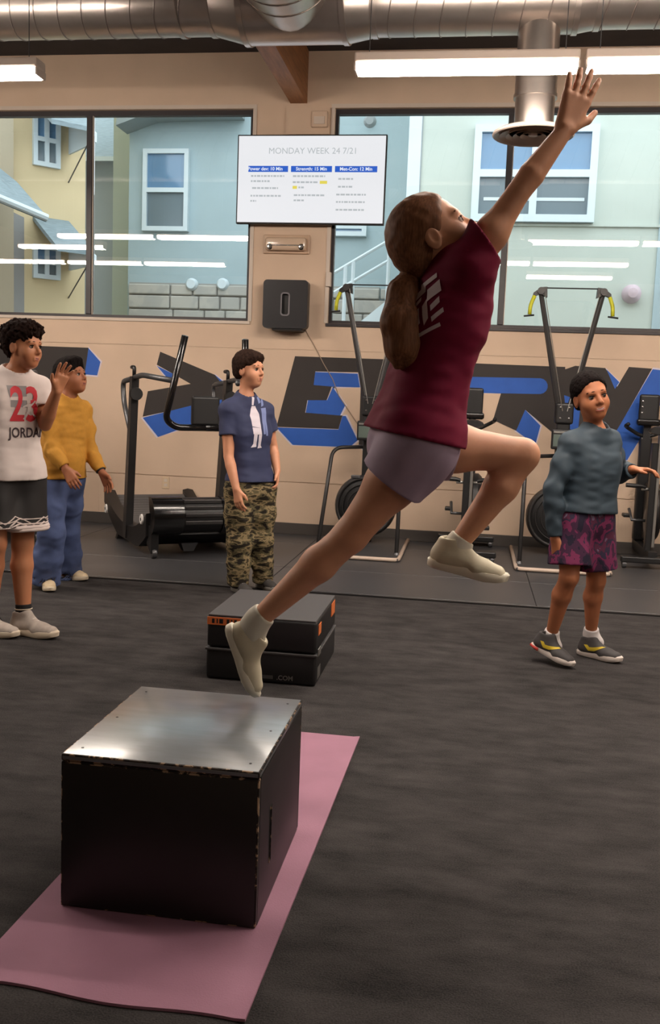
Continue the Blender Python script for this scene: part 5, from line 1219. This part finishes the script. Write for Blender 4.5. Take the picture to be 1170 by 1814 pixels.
# ------------------------------------------------------------------ boy in white shirt at the left edge
def boy_white():
    f = side_dir(-38); l = left_of(f); Y = 4.58; J = {}
    hip = at(14, 838, Y); J['hipL'] = hip+l*0.085; J['hipR'] = hip-l*0.085
    c = at(12, 738, Y); up_c = at(20, 682, Y); J['chest'] = c+UP*0.02; J['neck'] = at(26, 664, Y+0.01)
    J['shL'] = up_c+l*0.145-UP*0.01; J['shR'] = up_c-l*0.145-UP*0.01
    J['elL'] = at(80, 752, Y+0.02); J['wrL'] = at(100, 694, Y-0.06)
    J['handL'] = (nz(at(116, 650, Y-0.05)-at(100, 694, Y-0.06)), (0.75, -0.6, 0.1), (-0.6, -0.7, 0.2), dict(sc=1.0, curl=0.22, spread=0.15, thumb=0.8))
    J['elR'] = at(-42, 775, Y-0.14); J['wrR'] = at(-46, 850, Y-0.16); J['handR'] = ((0.15, -0.1, -1), (0.8, 0.5, 0.1), (0.3, -0.9, 0.1), dict(sc=1.0, curl=0.4))
    J['knL'] = at(40, 962, Y+0.04); J['anL'] = at(42, 1088, Y+0.02); J['knR'] = at(-8, 962, Y-0.10); J['anR'] = at(-18, 1085, Y-0.02)
    hc = at(42, 615, Y); hf = nz(side_dir(-14)); hu = nz(UP+side_dir(-14)*0.02)
    H = Human('boy', 'person in white printed shirt and black shorts waving at the left edge', atz(30, 1122), J, (hc, hf, hu, 0.98), skin('skin_boy_white', (182, 122, 88)), g=1.0, fwd=f, leg=1.05)
    hm = hairmat('dark_curls', (34, 22, 18)); H.finish(hm, mat('lip_a', (160, 92, 78), 0.5), 'curly')
    M_WS = mat('white_jersey', (212, 198, 192), 0.8, var=0.04, scale=18)
    sh = H.shirt(M_WS, 0.62, at(14, 842, Y)+UP*0.0, -UP-f*0.12, inf=0.020, amp=0.007, neck_r=0.060)
    RED, DK, GR = mat('red_print', (196, 40, 52), 0.7), mat('dark_print', (64, 48, 52), 0.7), mat('grey_print', (140, 134, 134), 0.7)
    pc_ = at(47, 724, Y-0.10); u = nz(np.array((0.80, 0.55, 0.0))); v = UP
    vs, fs = text_mesh('23', 0.21, True); vs = [(p[0]*0.72, p[1]*1.15+0.012) for p in vs]
    decal(sh, [[(-0.075, 0.055), (0.012, 0.06), (0.012, 0.112), (-0.09, 0.112)], [(-0.07, 0.005), (0.01, 0.005), (0.01, 0.04), (-0.07, 0.04)]], pc_, u, v, 'print_grey', GR, sh, 0.0018)
    decal(sh, [(vs, fs)], pc_, u, v, 'print_number', RED, sh, 0.0026)
    vs, fs = text_mesh('JORDAN', 0.064, True); vs = [(p[0]*0.8+0.02, p[1]*1.1-0.125) for p in vs]
    decal(sh, [(vs, fs)], pc_, u, v, 'print_name', DK, sh, 0.0026)
    fig = [[(-0.012, 0.035), (0.004, 0.035), (0.004, 0.05), (-0.012, 0.05)], [(-0.010, -0.005), (0.006, -0.005), (0.008, 0.033), (-0.014, 0.033)], [(-0.034, -0.045), (-0.022, -0.045), (0.0, -0.004), (-0.012, -0.004)], [(0.0, -0.004), (0.008, -0.004), (0.034, -0.030), (0.026, -0.036)], [(0.006, 0.030), (0.028, 0.050), (0.032, 0.044), (0.008, 0.020)], [(-0.014, 0.030), (-0.034, 0.020), (-0.034, 0.012), (-0.012, 0.020)]]
    decal(sh, [[(x+0.025, y-0.01) for x, y in p] for p in fig], pc_, u, v, 'print_figure', M_WS, sh, 0.0036)
    so = H.bottoms(mat('black_mesh_shorts', (24, 20, 20), 0.7), 0.80, inf=0.022, flare=0.022, amp=0.004)
    # white zigzag trim near the hem of each leg
    tree = bvh_of(so); WT = mat('white_trim_cloth', (206, 190, 184), 0.8)
    for S in 'LR':
        hp, k = J['hip'+S], J['kn'+S]; d = nz(k-hp); e = hp+(k-hp)*0.80
        for off, amp, rad in ((0.055, 0.018, 0.0035), (0.030, 0.018, 0.005)):
            pts = []
            for i in range(48):
                a = 2*math.pi*i/48; dr = math.cos(a)*l+math.sin(a)*f; zz = (abs(((i/8.0) % 1.0)-0.5)*2-0.5)*amp*2 if 6 < i % 24 < 18 else 0.0
                o = e-d*(off+zz); hit = tree.ray_cast(Vector(o+dr*0.3), Vector(-dr))
                if hit[0] is not None: pts.append(np.array(hit[0]))
            if len(pts) > 8: MB().tube(pts, rad, 5, closed=True).build('trim_stripe', WT, so, smooth=0)
        pts = []
        for i in range(40):
            a = 2*math.pi*i/40; dr = math.cos(a)*l+math.sin(a)*f; hit = tree.ray_cast(Vector(e-d*0.012+dr*0.3), Vector(-dr))
            if hit[0] is not None: pts.append(np.array(hit[0]))
        if len(pts) > 8: MB().tube(pts, 0.012, 6, closed=True).build('hem_band', WT, so, smooth=0)
    us = (mat('grey_knit_shoe', (168, 156, 146), 0.8, var=0.1, scale=40), mat('tan_sole', (206, 190, 168), 0.6), mat('pale_lace', (200, 192, 184), 0.7))
    a0, a1 = atz(12, 1132), atz(113, 1138); fd = nz(a1-a0)
    fl = nz(np.array((0.97, -0.22, 0.0)))
    hl = np.array((J['anL'][0]-0.075, J['anL'][1]+0.01, 0.003)); shoe(H.root, hl, hl+fl*0.30, UP, us)
    hr = np.array((J['anR'][0]-0.075, J['anR'][1]+0.0, 0.003)); shoe(H.root, hr, hr+fl*0.275, UP, us)
    bs = mat('black_sock', (26, 22, 24), 0.85)
    for S in 'LR':
        k = sock(H.root, J['an'+S], J['kn'+S], 0.041, 0.055, bs, fl)
        d = nz(J['kn'+S]-J['an'+S]); q = nz(np.cross(d, f)); q2 = np.cross(d, q)
        MB().tube([J['an'+S]+d*0.030+0.0425*(math.cos(a)*q+math.sin(a)*q2) for a in np.linspace(0, 2*math.pi, 20, endpoint=False)], 0.003, 5, closed=True).build('sock_stripe', us[1], k, smooth=0)
boy_white()

# ------------------------------------------------------------------ boy in mustard sweater
def boy_mustard():
    f = side_dir(-30); l = left_of(f); Y = 5.78; J = {}
    hip = at(104, 848, Y); J['hipL'] = hip+l*0.08; J['hipR'] = hip-l*0.08
    up_c = at(117, 722, Y); J['chest'] = at(113, 765, Y); J['neck'] = at(118, 706, Y)
    J['shL'] = up_c+l*0.13-UP*0.015; J['shR'] = up_c-l*0.13-UP*0.02
    J['elR'] = at(92, 796, Y-0.16); J['wrR'] = at(116, 830, Y-0.19)
    J['handR'] = (nz(at(132, 858, Y-0.2)-at(116, 830, Y-0.19)), (-0.4, 0.8, 0.1), (0.9, 0, 0.3), dict(sc=1.0, curl=0.45, spread=0.05))
    J['elL'] = at(160, 800, Y+0.10); J['wrL'] = at(180, 836, Y+0.06)
    J['handL'] = (nz(at(194, 862, Y+0.05)-at(180, 836, Y+0.06)), (-0.3, -0.9, 0), (0.8, -0.3, 0.5), dict(sc=1.0, curl=0.35, spread=0.12))
    J['knR'] = at(92, 945, Y-0.10); J['anR'] = at(78, 1030, Y-0.04); J['knL'] = at(118, 940, Y+0.18); J['anL'] = at(118, 1016, Y+0.30)
    hc = at(127, 668, Y); hf = nz(side_dir(-12)+UP*0.22); hu = nz(UP-side_dir(-12)*0.22)
    H = Human('boy', 'person in mustard sweater and wide blue jeans beside the treadmill', atz(95, 1040), J, (hc, hf, hu, 0.98), skin('skin_boy_mustard', (168, 108, 78)), g=0.95, fwd=f)
    hm = hairmat('black_hair_a', (24, 19, 18)); H.finish(hm, mat('lip_b', (150, 82, 70), 0.5), 'flat')
    M_MU = mat('mustard_knit', (192, 136, 48), 0.85, var=0.08, scale=30, bump=0.1, bscale=160)
    H.shirt(M_MU, 0.92, at(106, 846, Y), -UP, inf=0.013, amp=0.007, neck_r=0.054, long=True, belly=1.0)
    H.bottoms(mat('blue_denim', (74, 88, 128), 0.85, var=0.14, scale=12, bump=0.1, bscale=200), 0.99, name='jeans', inf=0.018, to_ankle=True, rk=0.068, ra=0.092, amp=0.007, nf=18, ns=(1, 1, 1.3))
    us = (mat('cream_canvas', (214, 192, 158), 0.8), mat('cream_rubber', (206, 190, 166), 0.6), None)
    fl = nz(np.array((0.55, -0.83, 0))); h0 = np.array((J['anR'][0]-0.02, J['anR'][1]+0.06, 0.003)); shoe(H.root, h0, h0+fl*0.25, UP, us)
    fl = nz(np.array((0.90, -0.42, 0))); h0 = np.array((J['anL'][0]-0.045, J['anL'][1]+0.03, 0.003)); shoe(H.root, h0, h0+fl*0.25, UP, us)
    d = nz(J['wrL']-J['elL']); q = nz(np.cross(d, UP)); q2 = np.cross(d, q); c = J['wrL']-d*0.012
    MB().tube([c+0.028*(math.cos(a)*q+math.sin(a)*q2) for a in np.linspace(0, 2*math.pi, 20, endpoint=False)], 0.006, 6, closed=True).build('bracelet', M_BLACK, H.root, smooth=0)
boy_mustard()

# ------------------------------------------------------------------ boy in navy shirt and camouflage trousers
def boy_camo():
    f = side_dir(-48); l = left_of(f); Y = 6.06; J = {}
    hip = at(444, 866, Y); J['hipL'] = hip+l*0.082; J['hipR'] = hip-l*0.082
    up_c = at(437, 722, Y); J['chest'] = at(440, 768, Y); J['neck'] = at(435, 706, Y)
    J['shL'] = up_c+l*0.135-UP*0.02; J['shR'] = up_c-l*0.135-UP*0.02
    J['elR'] = at(405, 808, Y-0.14); J['wrR'] = at(419, 866, Y-0.20); J['handR'] = ((0.22, -0.15, -1), (0.5, 0.8, 0), (0.7, -0.6, 0), dict(sc=1.0, curl=0.40, spread=0.04))
    J['elL'] = at(484, 792, Y+0.14); J['wrL'] = at(491, 834, Y+0.06); J['handL'] = ((0.1, -0.3, -1), (-0.7, -0.3, 0), (0.2, -1, 0), dict(sc=0.95, curl=0.55, spread=0.03))
    J['knL'] = at(463, 955, Y+0.06); J['anL'] = at(466, 1030, Y+0.10); J['knR'] = at(424, 960, Y-0.06); J['anR'] = at(422, 1036, Y-0.04)
    hc = at(442, 656, Y); hf = nz(side_dir(-22)+UP*0.05); hu = nz(UP-side_dir(-22)*0.05)
    H = Human('boy', 'person in navy printed shirt and camouflage trousers standing with arms down', atz(445, 1045), J, (hc, hf, hu, 1.02), skin('skin_boy_camo', (206, 146, 114)), g=0.96, fwd=f)
    hm = hairmat('dark_brown_hair', (46, 32, 26)); H.finish(hm, mat('lip_c', (186, 112, 96), 0.5), 'short')
    NV = mat('navy_jersey', (44, 50, 82), 0.8, var=0.06, scale=20)
    sh = H.shirt(NV, 0.56, at(444, 852, Y), -UP, inf=0.014, amp=0.006, neck_r=0.053)
    WP = mat('white_figure_print', (214, 204, 214), 0.75); BP = mat('blue_figure_print', (118, 130, 176), 0.75)
    c = at(461, 762, Y-0.08); u = nz(np.array((0.78, 0.62, 0))); S_ = 0.0062
    fig1 = [[(-8, 30), (-5, 30), (-3, 40), (-7, 42)], [(-10, 2), (4, 0), (3, 18), (-2, 29), (-8, 29), (-12, 16)], [(-9, -8), (5, -9), (4, 0), (-10, 1)], [(-8, -22), (-3, -22), (-2, -8), (-8, -8)], [(0, -24), (4, -24), (5, -9), (0, -9)], [(-12, -26), (-3, -25), (-3, -22), (-8, -21)], [(-1, -27), (6, -26), (4, -23), (0, -23)]]
    fig2 = [[(8, 28), (12, 30), (13, 40), (9, 36)], [(7, 8), (14, 8), (15, 27), (7, 26)], [(8, -8), (11, -8), (11, 8), (7, 8)], [(12, -10), (15, -10), (14, 8), (11, 8)], [(4, 32), (8, 34), (6, 42), (2, 40)]]
    sc = lambda F: [[(x*S_*0.72, y*S_*0.78+0.012) for x, y in p] for p in F]
    decal(sh, sc(fig1), c, u, UP, 'print_figure', WP, sh, 0.002); decal(sh, sc(fig2), c, u, UP, 'print_figure', BP, sh, 0.002)
    CM = ramp_mat('camouflage', [(0.0, (34, 28, 22)), (0.42, (92, 84, 60)), (0.50, (142, 124, 92)), (0.57, (66, 58, 40)), (0.64, (36, 30, 24))], 13, (1, 1, 2.4), 0.85, 4.0, 0.25)
    H.bottoms(CM, 0.99, name='trousers', inf=0.016, to_ankle=True, rk=0.066, ra=0.056, amp=0.005, nf=26, ns=(1, 1, 1.2))
    us = (mat('dark_canvas', (52, 48, 46), 0.8), mat('grey_rubber', (120, 116, 110), 0.6), mat('pale_lace_b', (190, 186, 180), 0.7)); fl = nz(f)
    for S in 'LR': h0 = np.array((J['an'+S][0], J['an'+S][1], 0.003 if J['an'+S][1] < 6.08 else 0.011))-fl*0.06; shoe(H.root, h0, h0+fl*0.245, UP, us)
boy_camo()

# ------------------------------------------------------------------ smiling boy in teal on the right
def boy_teal():
    f = side_dir(-52); l = left_of(f); Y = 4.86; J = {}
    hip = at(1034, 918, Y); J['hipL'] = hip+l*0.08; J['hipR'] = hip-l*0.08
    up_c = at(1048, 778, Y); J['chest'] = at(1050, 825, Y); J['neck'] = at(1054, 763, Y)
    J['shL'] = up_c+l*0.12-UP*0.01; J['shR'] = up_c-l*0.13-UP*0.025
    J['elR'] = at(980, 868, Y-0.13); J['wrR'] = at(984, 952, Y-0.13); J['handR'] = ((0.2, -0.1, -1), (0.6, 0.6, 0), (0.7, -0.6, 0), dict(sc=0.95, curl=0.45, spread=0.05))
    J['elL'] = at(1096, 838, Y+0.22); J['wrL'] = at(1122, 832, Y+0.12); J['handL'] = ((1, -0.35, 0.05), (0, -0.2, -1), (0, -1, 0.2), dict(sc=0.92, curl=0.5, spread=0.05))
    J['knR'] = at(1009, 1022, Y-0.10); J['anR'] = at(978, 1122, Y+0.02); J['knL'] = at(1057, 1028, Y+0.06); J['anL'] = at(1048, 1118, Y+0.16)
    hc = at(1047, 704, Y-0.02); hf = nz(side_dir(-72)+UP*0.04); tilt = math.radians(-14); hu = nz(UP*math.cos(tilt)+np.array((1, 0, 0))*math.sin(tilt))
    H = Human('boy', 'person in teal long sleeve shirt and patterned plum shorts stepping on the right', atz(1020, 1172), J, (hc, hf, hu, 1.04), skin('skin_boy_teal', (176, 112, 78)), g=0.93, fwd=f, leg=0.95)
    hm = hairmat('black_hair_b', (22, 16, 15)); H.finish(hm, mat('lip_d', (164, 90, 78), 0.5), 'crop', smile=True)
    TL = mat('teal_rash_shirt', (48, 63, 74), 0.65, var=0.05, scale=20)
    H.shirt(TL, 0.97, at(1046, 906, Y), -UP-np.array((0.05, 0, 0)), inf=0.014, amp=0.007, neck_r=0.052, long=True)
    PS = ramp_mat('plum_pattern', [(0.0, (34, 28, 46)), (0.40, (62, 34, 58)), (0.47, (112, 42, 78)), (0.54, (52, 44, 66)), (0.60, (86, 40, 64)), (0.66, (108, 96, 118))], 13, (1, 1, 0.7), 0.8, 3.0, 0.3)
    H.bottoms(PS, 0.80, inf=0.018, flare=0.022, amp=0.005)
    us = (mat('dark_grey_shoe', (62, 58, 58), 0.7, var=0.1, scale=40), mat('white_midsole', (206, 194, 186), 0.6), M_BLACK); YM = mat('yellow_mark', (214, 186, 52), 0.6); RD = mat('red_heel', (190, 60, 52), 0.6)
    # right foot: heel lifted, ball of the foot on the floor
    a0, a1 = at(940, 1146, Y-0.02), at(1021, 1188, Y-0.14); fl = nz(np.array((0.80, -0.56, -0.26))); toe = atz(1016, 1186)
    toe = np.array((toe[0], toe[1], 0.004)); h0 = toe-fl*0.25; s1 = shoe(H.root, h0, toe, nz(np.array((0.24, -0.10, 0.96))), us, swoosh=(YM, 1))
    rr = np.cross(fl, nz(np.array((0.24, -0.10, 0.96)))); uu = np.cross(rr, fl)
    MB().bbox((-0.012, -0.004, 0.0), (0.012, 0.004, 0.02), 0.003)
    MB().tube([h0+rr*0.020+fl*0.002+uu*0.014, h0+rr*0.034+fl*0.028+uu*0.014, h0+rr*0.036+fl*0.055+uu*0.012], 0.008, 6).build('heel_tab', RD, s1, smooth=0)
    fl2 = nz(np.array((0.80, -0.60, 0))); h1 = np.array((J['anL'][0]-0.055, J['anL'][1]+0.035, 0.003)); shoe(H.root, h1, h1+fl2*0.255, UP, us, swoosh=(YM, 1))
    ws = mat('white_sock', (214, 206, 204), 0.85)
    sock(H.root, J['anR'], J['knR'], 0.037, 0.018, ws, fl); sock(H.root, J['anL'], J['knL'], 0.037, 0.018, ws, fl2)
boy_teal()
